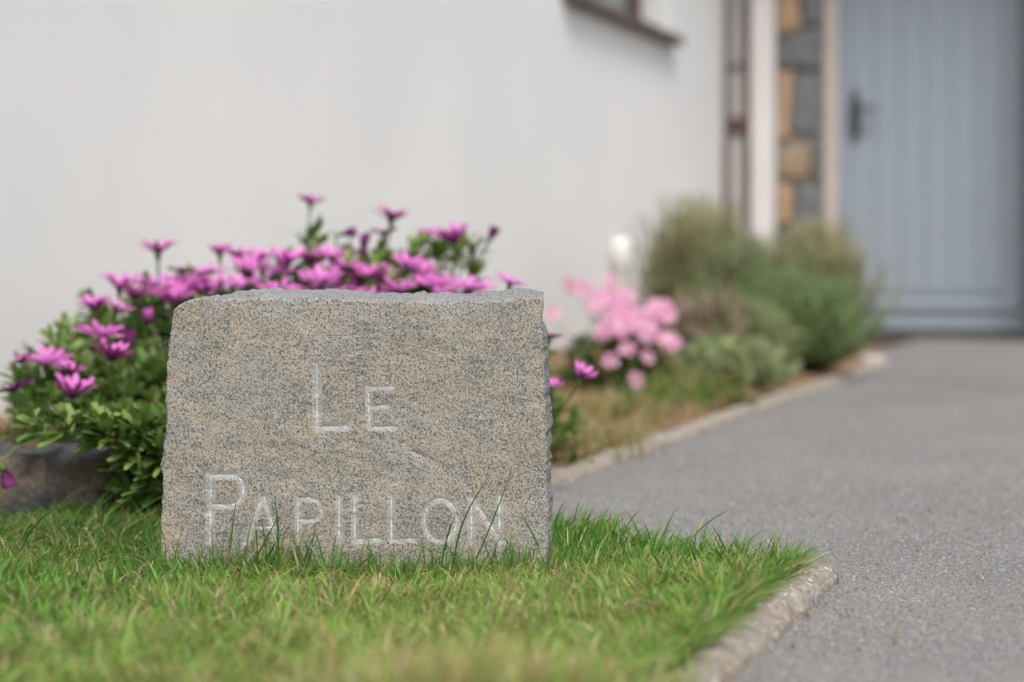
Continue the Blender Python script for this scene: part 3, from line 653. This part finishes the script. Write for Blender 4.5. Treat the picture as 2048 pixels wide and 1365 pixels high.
def gp(px, py, D, dz=0): p = at(px, py, D); p.z = p.z + dz; return p
rock('edging_rock', gp(-15, 980, 2.76), (.105, .075, .062), 3, M['rock'], 'brown and grey edging rock at the left end, below the drooping flower', 'rock', g, .12)
rock('edging_rock', gp(150, 985, 2.76), (.08, .07, .062), 8, M['rock'], 'dark grey edging rock under the daisy bush, beside the drooping flower', 'rock', g, .14)
rock('edging_rock', gp(290, 1045, 2.76), (.058, .06, .042), 14, M['rock'], 'small brown edging rock touching the left side of the carved stone', 'rock', g, .16)
rock('edging_rock', gp(470, 1020, 2.78), (.11, .07, .05), 19, M['rock'], 'low edging rock hidden behind the carved stone', 'rock', g, .16) if False else None
for i, (px, py, s_) in enumerate(((112, 1062, .012), (138, 1058, .009), (182, 1066, .015))):
    rock('white_pebble', gp(px, py, 2.60), (s_, s_ * .8, s_ * .5), 30 + i, M['pebble'], ['white pebble leftmost of three lying before the edging rocks', 'smallest white pebble, middle of three before the edging rocks', 'largest white pebble, rightmost of three before the edging rocks'][i], 'pebble', 'white pebbles in the grass', .2, 3)
rock('pale_rock', gp(1748, 728, 6.75), (.045, .05, .03), 51, M['pale_rock'], 'small pale rock at the far end of the bed kerb', 'rock', None, .2, 3)

# ------------------------------------------------------------------ magenta daisy bush
LG = [(0.07, 0.14, 0.033), (0.115, 0.205, 0.045), (0.165, 0.255, 0.062), (0.225, 0.305, 0.09)]
def leaf_mesh(L, Wd, curl, teeth, col, seed):
    rnd = random.Random(seed); n = 6; vs = []; fs = []; cs = []
    for i in range(n + 1):
        t = i / n; wv = Wd * .5 * (math.sin(math.pi * min(1, t * .92 + .06)) ** 0.8) * (0.45 + 0.75 * t) * (1 + (teeth * rnd.uniform(-.3, .45) if 0 < i < n else 0))
        if i == n: wv = Wd * .22
        if i == 0: wv = Wd * .10
        y = L * t; z = curl * L * t * t
        vs += [(-wv, y, z + wv * .35), (0, y, z), (wv, y, z + wv * .35)]; k = 0.9 + .25 * t; cs += [tuple(c * k for c in col), tuple(c * k * 1.12 for c in col), tuple(c * k for c in col)]
    for i in range(n):
        b = i * 3; fs += [(b, b + 1, b + 4, b + 3), (b + 1, b + 2, b + 5, b + 4)]
    return vs, fs, cs
LEAFV = [leaf_mesh(1.0, 0.40 + .06 * (i % 3), (-.25, -.05, .15)[i % 3], .5, LG[i % 4], i) for i in range(12)]
LEAFM = []
for vs_, fs_, cs_ in LEAFV:
    m = MB(); m.add(vs_, fs_, cs_); me = m.mesh('leaf', True); me.materials.append(M['leaf']); LEAFM.append(me)
def inside(poly, x, y):
    r = False; j = len(poly) - 1
    for i in range(len(poly)):
        if (poly[i][1] > y) != (poly[j][1] > y) and x < (poly[j][0] - poly[i][0]) * (y - poly[i][1]) / (poly[j][1] - poly[i][1]) + poly[i][0]: r = not r
        j = i
    return r
def frame_to(d, roll=0.0):
    y = d.normalized(); up = Vector((0, 0, 1)); x = y.cross(up)
    x = x.normalized() if x.length > 1e-4 else Vector((1, 0, 0)); z = x.cross(y)
    return Matrix((x, y, z)).transposed().to_4x4() @ Matrix.Rotation(roll, 4, 'Y')
bush = empty('daisy_bush', W(0.72, -6.25, 0.04)); setp(bush, 'wide leafy bush of bright magenta daisies behind the carved stone', 'flower bush')
bl = bush.location.copy()
POLY = [(8, 800), (60, 690), (110, 660), (170, 600), (260, 590), (330, 560), (470, 545), (540, 520), (560, 455), (640, 445), (665, 500), (800, 500), (850, 480), (890, 462), (960, 480), (965, 545), (900, 580), (1000, 620), (1080, 650), (1110, 700), (1040, 800), (700, 800), (345, 1015), (300, 1000), (240, 985), (225, 950), (160, 890), (60, 860), (10, 850)]
def bush_D(py): return 2.66 + (960 - py) / 510 * .82
shoots = []; tries = 0
while len(shoots) < 300 and tries < 20000:
    tries += 1; x, y = random.uniform(0, 1110), random.uniform(445, 1000)
    if not inside(POLY, x, y): continue
    if 345 < x < 1080 and y > 640 and random.random() < .8: continue
    if y < 560 and 560 < x < 980 and random.random() < .35: continue
    D = bush_D(y) + abs(random.gauss(0, .09)) + (.05 if x > 900 else 0)
    shoots.append((x, y, D))
tries = 0
while tries < 48:
    x, y = random.uniform(40, 345), random.uniform(830, 1000)
    if (x > 235 or y < 850) and y < 1000 - (345 - x) * .32 + 10 and y > 700: shoots.append((x, y, 2.60 + random.uniform(0, .10))); tries += 1
leaves = []; sm = MB()
for x, y, D in shoots:
    tip = at(x, y, D); root = Vector((bl.x + (tip.x - bl.x) * random.uniform(.3, .7), max(tip.y, bl.y) * .3 + bl.y * .7 + random.uniform(-.05, .2), .05))
    mid = root.lerp(tip, .55) + Vector((random.uniform(-.02, .02), 0, .03)); dirn = (tip - mid).normalized(); 
    dirn = (dirn * .5 + Vector(((x - 560) / 1500, -.25, .8))).normalized()
    sm.tube([root - bl, mid - bl, tip - dirn * .02 - bl, tip - bl], [.003, .0026, .002, .0012], 4, random.choice([(.10, .13, .04), (.14, .16, .06), (.2, .12, .07)]))
    nl = random.randint(9, 14)
    for k in range(nl):
        f = k / nl; az = k * 2.4 + random.uniform(-.3, .3); el = .25 + 1.05 * (1 - f) * -0.0 + f * 1.0
        ux = dirn.orthogonal().normalized(); uy = dirn.cross(ux)
        d = (ux * math.cos(az) + uy * math.sin(az)) * math.cos(el) + dirn * math.sin(el)
        p = tip - dirn * (.045 * (1 - f)); Ls = random.uniform(.032, .054) * (1.0 - .4 * f)
        leaves.append((p, d, Ls, random.randrange(12), random.uniform(-.5, .5)))
o = link('stems', sm.mesh('stems', True), M['stem'], bush); o["kind"] = "stuff"
def vis_key(l):
    p = l[0]; px = p.x / p.y * F + 1024; py = HY + (H - p.z) / p.y * F
    hid = (325 < px < 1095 and py > 590) or px < 0
    return (1 if hid else 0, p.y)
leaves.sort(key=vis_key)
for p, d, Ls, vi, roll in leaves[:300]:
    o = link('leaf', LEAFM[vi], None, bush); o.matrix_local = Matrix.Translation(p - bl) @ frame_to(d, roll) @ Matrix.Scale(Ls, 4)
fm = MB()
def put_leaf(fm, p, d, Ls, vi, roll):
    Mx = Matrix.Translation(p) @ frame_to(d, roll) @ Matrix.Scale(Ls, 4); vs_, fs_, cs_ = LEAFV[vi]; fm.add([Mx @ Vector(q) for q in vs_], fs_, cs_)
for p, d, Ls, vi, roll in leaves[300:]: put_leaf(fm, p - bl, d, Ls, vi, roll)
o = link('foliage', fm.mesh('foliage', True), M['leaf'], bush); o["kind"] = "stuff"

def daisy_mesh(el, n, L, Wd, seed, closed=False, dark=False):
    """one ring of petals joined at the hub: pink upper skin, dark purple under skin"""
    rnd = random.Random(seed); vs = []; fs = []; cs = []
    hub_t = len(vs); vs.append((0, 0, .0008)); cs.append((.16, .015, .12)); hub_b = 1; vs.append((0, 0, -.0012)); cs.append((.10, .012, .08))
    for k in range(n):
        az = 2 * math.pi * k / n + rnd.uniform(-.06, .06); e = el + rnd.uniform(-.2, .2); l = L * rnd.uniform(.88, 1.06); w = Wd * rnd.uniform(.85, 1.1)
        ca, sa = math.cos(az), math.sin(az); tw = rnd.uniform(-.15, .15); 
        base = rnd.choice([(.78, .22, .63), (.83, .27, .68), (.72, .18, .58)])
        if dark: base = (.25, .03, .20)
        for skin in (0, 1):
            off = 0 if skin == 0 else -.0007; b0 = len(vs)
            for i, (t, wf) in enumerate(((.16, .35), (.4, .66), (.68, 1.0), (.88, .82), (1.0, .25))):
                if closed: r = .003 + l * t * math.cos(e) * (1 - .55 * t); z = l * t * math.sin(e)
                else: r = .002 + l * t * math.cos(e - .12 * t); z = l * t * math.sin(e - .12 * t)
                for s in (-1, 1):
                    x = r * ca - s * w * .5 * wf * sa; y = r * sa + s * w * .5 * wf * ca; vs.append((x, y, z + off + s * tw * w * wf + (.0012 if s else 0)))
                    if skin == 0: k_ = min(1, max(0, (t - .1) * 2.2)); cs.append(tuple(.16 * (1 - k_) * q2 + k_ * q for q, q2 in zip(base, (1.5, .2, 1.3))))
                    else: k_ = min(1, max(0, (t - .25) / .6)); dk_ = .45 if dark else 1; cs.append(((.15 + .46 * k_) * dk_, (.02 + .12 * k_) * dk_, (.12 + .38 * k_) * dk_))
            hub = hub_t if skin == 0 else hub_b
            fs.append((hub, b0, b0 + 1) if skin == 0 else (hub, b0 + 1, b0))
            for i in range(4):
                q = (b0 + 2 * i, b0 + 2 * i + 2, b0 + 2 * i + 3, b0 + 2 * i + 1); fs.append(q if skin == 0 else q[::-1])
    m = MB(); m.v = vs; m.f = fs; m.c = cs; me = m.mesh('flower', True); me.materials.append(M['petal']); return me
DZ = {'o': [daisy_mesh(.36 + .09 * i, 15 + i % 2, .033, .0074, 100 + i) for i in range(4)], 'c': [daisy_mesh(.70 + .1 * i, 14 + i % 2, .032, .0076, 120 + i) for i in range(3)],
      'b': [daisy_mesh(1.28, 12, .030, .0085, 140, True, True), daisy_mesh(1.2, 12, .026, .008, 141, True, True)], 'd': [daisy_mesh(.45, 14, .030, .008, 150, False, True)],
      'p': [daisy_mesh(1.2, 14, .026, .011, 160, True, False)]}
m = MB(); vs = []; 
for zz, rr in ((-.001, .0035), (.0015, .0042), (.0032, .0034), (.0042, .0015)):
    vs += [(rr * math.cos(k * math.pi / 4), rr * math.sin(k * math.pi / 4), zz) for k in range(8)]
m.add(vs, [(i * 8 + k, i * 8 + (k + 1) % 8, (i + 1) * 8 + (k + 1) % 8, (i + 1) * 8 + k) for i in range(3) for k in range(8)] + [tuple(24 + k for k in range(8))], (.045, .03, .09))
CENTRE = m.mesh('flower_centre', True); CENTRE.materials.append(M['stem'])
FL = [(410, 545, 80, 'o', 0, .3), (575, 525, 70, 'c', .1, .2), (690, 530, 70, 'o', 0, .3), (270, 590, 60, 'c', 0, .3), (345, 600, 70, 'c', 0, .6), (316, 500, 80, 'o', 0, .05), (622, 402, 56, 'o', .1, .05), (783, 436, 62, 'c', .1, .1), (860, 459, 46, 'o', 0, .2), (906, 482, 72, 'c', -.2, .3), (984, 470, 50, 'b', .5, 0), (92, 722, 90, 'o', .05, .25), (223, 714, 66, 'c', .2, .1),
      (145, 788, 70, 'c', .2, .2), (203, 664, 74, 'o', .1, .4), (240, 568, 70, 'o', .1, .2), (190, 614, 52, 'c', 0, .2), (232, 616, 46, 'c', .3, .2), (299, 640, 40, 'p', -.15, .4), (330, 584, 80, 'o', .05, .55), (303, 562, 66, 'o', .1, .3),
      (364, 538, 52, 'd', 0, -.2), (382, 560, 74, 'o', -.1, .2), (432, 576, 82, 'o', 0, .5), (474, 508, 62, 'o', .1, .1), (440, 505, 46, 'c', 0, 0), (500, 538, 84, 'o', 0, .5), (548, 540, 80, 'o', .1, .4), (402, 582, 56, 'c', .2, .2),
      (560, 580, 84, 'o', 0, .5), (486, 572, 74, 'o', 0, .4), (618, 520, 52, 'c', 0, .2), (664, 512, 78, 'o', .1, .3), (640, 564, 92, 'o', .05, .5), (694, 562, 62, 'd', 0, .1), (728, 492, 44, 'b', .2, 0), (728, 516, 40, 'b', -.2, 0), (732, 550, 74, 'o', 0, .3),
      (762, 564, 86, 'c', 0, .3), (818, 530, 74, 'o', .25, .45), (800, 576, 76, 'o', 0, .4), (872, 568, 76, 'o', .1, .55), (940, 574, 88, 'o', .12, .4), (1022, 560, 62, 'o', .25, .25), (845, 552, 60, 'c', 0, .3), (1164, 750, 52, 'c', .35, .45), (1104, 768, 52, 'o', .2, .3), (140, 740, 44, 'c', .1, .1),
      (26, 774, 66, 'd', -.3, .1), (12, 952, 40, 'b', 2.8, .2), (1100, 668, 50, 'd', .2, -.1), (694, 467, 42, 'b', 1.4, 0), (768, 462, 54, 'd', 0, -.1), (246, 658, 44, 'd', .2, .2), (40, 716, 36, 'd', -.5, .2), (660, 590, 80, 'o', 0, .4), (898, 590, 70, 'o', .1, .5), (590, 545, 60, 'd', 0, .2), (520, 512, 60, 'o', .1, .2), (350, 556, 60, 'o', 0, .3), (960, 600, 60, 'o', .1, .4), (256, 690, 30, 'b', .3, .2), (700, 590, 80, 'o', 0, .5), (740, 600, 80, 'o', .1, .4), (620, 590, 70, 'o', 0, .4)]
for i, (x, y, w, kd, tx, ty) in enumerate(FL):
    ty *= .6; D = bush_D(y) - .02 + random.uniform(-.03, .05)
    if y < 480: D += .05
    if x < 330 and y > 560: D -= .07; w *= 1.15
    if x > 1000: D = 2.95 + (1164 - x) * .001
    if (x, y) == (12, 952): D = 2.60
    p = at(x, y, D); me = random.choice(DZ[kd]); nat = {'o': .058, 'c': .046, 'b': .024, 'd': .054, 'p': .024}[kd]
    sc = min(1.4, max(.7, 1.04 * w / F * D / nat)) if kd not in 'bp' else 1.0
    # tilt: tx to the right, ty towards the viewer
    nrm = Vector((math.sin(tx), -math.sin(ty) * math.cos(tx), math.cos(tx) * math.cos(ty)))
    Rm = nrm.to_track_quat('Z', 'Y').to_matrix().to_4x4() @ Matrix.Rotation(random.uniform(0, 6.28), 4, 'Z')
    f = link('flower', me, None, bush); FM = Matrix.Translation(p - nrm * .008 - bl) @ Rm @ Matrix.Scale(sc, 4); f.matrix_local = FM
    if kd in 'oc': link('flower_centre', CENTRE, None, f)
    st = MB(); inv = (Matrix.Translation(bl) @ FM).inverted()
    tgt = Vector((p.x + random.uniform(-.03, .03) - .25 * (p.x - bl.x) * .3, p.y + .06, max(.06, p.z - random.uniform(.09, .14))))
    if (x, y) == (12, 952): tgt = p + Vector((.05, .08, .05))
    c0 = p - nrm * .009; st.tube([inv @ (c0 + nrm * .0015), inv @ (c0 - nrm * .004), inv @ (c0 - nrm * .012), inv @ (c0 - nrm * .02).lerp(tgt, .3), inv @ tgt], [.0052, .0042, .0018, .0015, .0016], 6, (.10, .15, .045))
    s_ = link('stalk', st.mesh('stalk', True), M['stem'], f)

# ------------------------------------------------------------------ other planting
def rosette_plant(name, label, cat, cx, cy, cz, rad, hgt, n, cols, Lr, Wk=.4, flowers=None, spread=1.0):
    e = empty(name, (cx, cy, cz)); setp(e, label, cat); sm = MB(); fm = MB()
    for i in range(n):
        az = random.uniform(0, 6.283); r = rad * math.sqrt(random.random()); h = hgt * (1 - .7 * (r / rad) ** 2) * random.uniform(.45, 1.05)
        tip = Vector((r * math.cos(az), r * math.sin(az), h)); root = Vector((tip.x * .3, tip.y * .3, 0)); sm.tube([root, root.lerp(tip, .6) + Vector((0, 0, .01)), tip], [.002, .0018, .001], 4, (.12, .14, .05))
        for k in range(random.randint(6, 10)):
            d = Vector((random.gauss(0, 1) * spread, random.gauss(0, 1) * spread, random.uniform(0, 1.2))).normalized(); Ls = random.uniform(*Lr); vi = random.randrange(12)
            Mx = Matrix.Translation(tip - Vector((0, 0, random.uniform(0, .05)))) @ frame_to(d, random.uniform(-.6, .6)) @ Matrix.Diagonal((Ls * Wk * 2.4, Ls, Ls, 1)); c = random.choice(cols); k2 = random.uniform(.75, 1.25)
            vs_, fs_, _ = LEAFV[vi]; fm.add([Mx @ Vector(q) for q in vs_], fs_, tuple(q * k2 for q in c))
    o = link('stems', sm.mesh('stems', True), M['stem'], e); o["kind"] = "stuff"; o = link('foliage', fm.mesh('foliage', True), M['leaf'], e); o["kind"] = "stuff"
    return e
def needle_bush(name, label, cat, c, rx, ry, h, n, cols, Ln=(.012, .022), wn=.0028, top_cols=None, lean=(0, 0), per=26):
    e = empty(name, c); setp(e, label, cat); sm = MB(); Vv, Cc = [], []
    ph = [random.uniform(0, 6.283) for _ in range(3)]
    for i in range(n):
        az = random.uniform(0, 6.283); el = random.uniform(.12, 1.45)
        q = random.random() ** .6 * (1 + .16 * math.sin(2 * az + ph[0]) + .12 * math.sin(3 * az + ph[1]) + .10 * math.sin(5 * az + 4 * el + ph[2])) * (1.22 if random.random() < .07 else 1)
        tip = Vector((rx * q * math.cos(az) * math.cos(el * .75) + lean[0], ry * q * math.sin(az) * math.cos(el * .75) + lean[1], h * (.28 + .72 * math.sin(el)) * random.uniform(.78, 1.06)))
        root = Vector((tip.x * .25, tip.y * .25, 0)); mid = root.lerp(tip, .5) + Vector((tip.x * .15, tip.y * .15, h * .02))
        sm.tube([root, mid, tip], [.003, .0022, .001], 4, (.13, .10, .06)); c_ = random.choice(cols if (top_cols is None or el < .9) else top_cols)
        for k in range(per):
            t = .25 + .75 * (k + random.random()) / per; p = root * (1 - t) ** 2 + mid * 2 * t * (1 - t) + tip * t * t; ax = (tip - mid).normalized()
            d = (Vector((random.gauss(0, 1), random.gauss(0, 1), random.gauss(0, 1))).normalized() + ax * .8).normalized(); Ls = random.uniform(*Ln); sd = d.orthogonal().normalized() * wn
            k2 = random.uniform(.7, 1.3); Vv += [p - sd * .6, p + sd * .6, p + d * Ls * .6 + sd, p + d * Ls * .6 - sd, p + d * Ls]; Cc += [[q2 * k2 for q2 in c_]] * 5
    nn = len(Vv) // 5; b = (np.arange(nn) * 5)[:, None]
    me = mesh_np('foliage', np.array([tuple(v) for v in Vv]), [b + np.array([0, 1, 2, 3]), b + np.array([3, 2, 4])], cols=np.array(Cc), smooth=True)
    o = link('stems', sm.mesh('stems', True), M['stem'], e); o["kind"] = "stuff"; o = link('foliage', me, M['needle'], e); o["kind"] = "stuff"; return e
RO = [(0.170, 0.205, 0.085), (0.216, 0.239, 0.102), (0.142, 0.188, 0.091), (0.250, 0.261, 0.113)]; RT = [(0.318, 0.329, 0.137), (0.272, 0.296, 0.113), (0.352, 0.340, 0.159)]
def bp(px, D, py=None):
    p = at(px, 0, D); a, b = AB(p.x, p.y); p.z = float(bed_z(np.array([a]), np.array([b]))[0]) - .005; return p
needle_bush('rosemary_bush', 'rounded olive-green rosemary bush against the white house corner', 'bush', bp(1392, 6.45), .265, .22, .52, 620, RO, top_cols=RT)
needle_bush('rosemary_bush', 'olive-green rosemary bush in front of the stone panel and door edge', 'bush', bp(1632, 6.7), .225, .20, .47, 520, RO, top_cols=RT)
needle_bush('lavender_bush', 'low fresh-green lavender bush spilling over the kerb onto the driveway', 'bush', bp(1595, 5.85), .29, .25, .30, 680, [(.13, .235, .075), (.16, .265, .09), (.115, .205, .07)])
needle_bush('lavender_bush', 'middle green lavender bush between the two rosemary bushes', 'bush', bp(1490, 6.1), .27, .17, .40, 560, [(.14, .225, .08), (.165, .245, .095), (.18, .22, .095)])
needle_bush('green_herb', 'feathery green herb between the heather and the low lavender', 'plant', bp(1500, 5.5), .19, .13, .22, 300, [(.19, .27, .10), (.22, .28, .12), (.25, .27, .12)])
needle_bush('heather_bush', 'brownish pink faded heather to the right of the pale pink flowers', 'bush', bp(1420, 5.35), .13, .10, .26, 240, [(.36, .26, .20), (.23, .21, .11), (.40, .28, .23), (.16, .20, .08)])
needle_bush('grey_green_herb', 'low grey-green herb in front of the lavender by the kerb', 'plant', bp(1470, 5.05), .17, .10, .14, 200, [(.28, .34, .16), (.30, .36, .19), (.26, .29, .12)], (.014, .03), .004)
rosette_plant('yellow_green_groundcover', 'yellow-green ground cover below the pale pink flowers by the kerb', 'plant', *bp(1370, 4.65), .16, .09, 130, [(.22, .24, .06), (.15, .20, .05), (.30, .25, .08), (.12, .17, .05)], (.018, .035))
rosette_plant('small_daisy_plant', 'small leafy daisy plant just right of the carved stone', 'plant', *bp(1092, 3.35), .045, .21, 24, LG[1:], (.025, .045))
rosette_plant('yellowing_plant', 'low yellowing plant at the left edge behind the edging rock', 'plant', *gp(-5, 880, 2.98, -.04), .07, .05, 24, [(.30, .24, .05), (.10, .15, .04), (.14, .17, .05)], (.02, .035))
rosette_plant('seedling', 'tiny bright green seedling beside the white pebbles', 'plant', *gp(150, 1068, 2.60), .016, .022, 8, [(.22, .36, .07)], (.010, .018))
rosette_plant('edge_seedling', 'yellow seedling growing on the bed kerb before the lavender', 'plant', *bp(1542, 5.35), .05, .04, 26, [(.50, .33, .07), (.42, .36, .09), (.25, .22, .07)], (.015, .03))

# pale pink flowering plant
pp = rosette_plant('pink_flower_plant', 'trailing plant covered in pale pink flowers beside the white pipe', 'flower plant', *bp(1235, 4.75), .13, .19, 150, [(.10, .16, .045), (.14, .19, .06), (.17, .18, .07), (.20, .15, .07)], (.025, .045))
def pink_mesh(seed):
    rnd = random.Random(seed); vs = [(0, 0, 0)]; fs = []; cs = [(.55, .16, .34)]
    for k in range(5):
        az = 2 * math.pi * k / 5 + rnd.uniform(-.1, .1); l = .022 * rnd.uniform(.9, 1.1); b0 = len(vs); col = rnd.choice([(.64, .32, .46), (.69, .40, .53), (.60, .26, .40)])
        for t, wf, zz in ((.3, .35, .002), (.65, 1.0, .006), (.92, .85, .005), (1.04, .3, .003)):
            for s in (-1, 1): vs.append((l * t * math.cos(az) - s * l * .42 * wf * math.sin(az), l * t * math.sin(az) + s * l * .42 * wf * math.cos(az), zz + rnd.uniform(-.001, .001) + k * .0003)); cs.append(col)
        fs.append((0, b0, b0 + 1)); fs += [(b0 + 2 * i, b0 + 2 * i + 2, b0 + 2 * i + 3, b0 + 2 * i + 1) for i in range(3)]
    m = MB(); m.add(vs, fs, cs); me = m.mesh('flower', True); me.materials.append(M['petal']); return me
PM = [pink_mesh(200 + i) for i in range(4)]; pl = pp.location.copy()
PINK = [(1272, 762, .0), (1220, 722, 0), (1294, 718, 0), (1256, 700, 0), (1290, 672, 0), (1240, 642, 0), (1140, 572, 0), (1105, 630, 0), (1165, 578, 0), (1222, 566, 0), (1345, 690, 0)]
for i in range(36):
    u = random.random(); v = random.random(); x = 1180 + 160 * u; y = 590 + 80 * v + 55 * max(0, u - .55) ** 1.2 * 1.2
    if u < .35 and v > .55: y -= 25
    PINK.append((x, y, 1))
for i in range(9): PINK.append((1225 + random.uniform(-30, 60), 650 + random.uniform(-15, 30), 1))
for x, y, q in PINK:
    D = 4.62 + (700 - y) / 130 * .22 + random.uniform(-.05, .05); p = at(x, y, D); nrm = Vector((random.gauss(0, .35), -.75 + random.gauss(0, .2), random.uniform(.2, .8))).normalized()
    f = link('flower', random.choice(PM), None, pp); FM = Matrix.Translation(p - pl) @ nrm.to_track_quat('Z', 'Y').to_matrix().to_4x4() @ Matrix.Rotation(random.uniform(0, 6), 4, 'Z') @ Matrix.Scale(random.uniform(.85, 1.15), 4)
    f.matrix_local = FM; st = MB(); inv = FM.inverted(); e0 = p - pl; rt = Vector((e0.x * .4, e0.y * .5 + .05, max(.02, e0.z - .12))); st.tube([inv @ e0, inv @ (e0 - nrm * .02).lerp(rt, .3), inv @ rt], [.0012, .0012, .0014], 4, (.16, .17, .07)); link('stalk', st.mesh('stalk', True), M['stem'], f)

# dry litter and fallen straw on the bed, tufts of grass along the bed kerb
def litter():
    n = 9000; A = RNG.random(n) * 1.02 + .02; B = -6.3 + 2.4 * RNG.random(n) ** 1.3; X = CX + NX * A + DX * B; Y = CY + NY * A + DY * B
    P = np.stack([X, Y, bed_z(A, B) + .002 + .008 * RNG.random(n)], -1); lean = RNG.random(n) * 6.283; hh = .012 + .03 * RNG.random(n)
    c = np.array([(.50, .37, .22), (.58, .45, .30), (.42, .27, .15), (.54, .34, .19), (.26, .30, .11)])[RNG.integers(0, 5, n)] * (.7 + .5 * RNG.random((n, 1)))
    v_, q_, t_, c_ = blades(P, hh, .003 + .004 * RNG.random(n), lean, 1.6 + .8 * RNG.random(n), RNG.random(n) * 6.283, c, c, '')
    return mesh_np('dry_litter', v_, [q_, t_], cols=c_)
o = link('dry_litter', litter(), M['grass']); setp(o, 'dry tan leaf litter and straw covering the bed soil by the kerb', 'leaf litter', kind='stuff')
def tuft(px, D, n, h, sp, label, dry=.25, yel=.5):
    p0 = bp(px, D); n_ = n; X = sp * RNG.standard_normal(n_); Y = sp * RNG.standard_normal(n_); P = np.stack([X, Y, np.zeros(n_)], -1); c = GREEN[np.clip((RNG.random(n_) * 3 + yel * 2).astype(int), 0, 4)] * (.9 + .4 * RNG.random((n_, 1))); d = RNG.random(n_) < dry; c[d] = DRY[RNG.integers(0, 4, d.sum())]
    v_, q_, t_, c_ = blades(P, h * (.5 + .6 * RNG.random(n_)), .0025 + .002 * RNG.random(n_), RNG.random(n_) * 6.283, .4 + .9 * RNG.random(n_), RNG.random(n_) * 6.283, c, c * 1.1, '')
    o = link('grass_tuft', mesh_np('grass_tuft', v_, [q_, t_], cols=c_, smooth=True), M['grass'], None, p0); setp(o, label, 'grass tuft', 'grass tufts in the flower bed', 'stuff')
tuft(1180, 3.6, 260, .09, .05, 'pale straggly grass tuft on the bed right of the carved stone', .7, .6)
tuft(1235, 4.15, 260, .10, .055, 'yellowish grass tuft below the lowest pale pink flower', .7, .8)
tuft(1330, 4.4, 200, .11, .05, 'green grass tuft under the right side of the pale pink flowers', .25, .6)

# fallen bits of straw and leaf on the driveway along the lawn kerb
def bits(n):
    A = KA + .03 + .9 * RNG.random(n) ** 2.2; B = -8.0 + 2.6 * RNG.random(n); X = CX + NX * A + DX * B; Y = CY + NY * A + DY * B
    P = np.stack([X, Y, np.full(n, .0025)], -1); c = np.array([(.40, .30, .17), (.22, .14, .08), (.30, .24, .14), (.50, .42, .28)])[RNG.integers(0, 4, n)]
    v_, q_, t_, c_ = blades(P, .006 + .014 * RNG.random(n), .002 + .002 * RNG.random(n), RNG.random(n) * 6.283, 2.2 + .6 * RNG.random(n), RNG.random(n) * 6.283, c, c, '')
    v_[:, 2] = np.maximum(v_[:, 2], .002)
    return mesh_np('straw_bits', v_, [q_, t_], cols=c_)
o = link('straw_bits', bits(170), M['grass']); setp(o, 'scattered bits of straw and leaf on the driveway beside the lawn kerb', 'straw', kind='stuff')
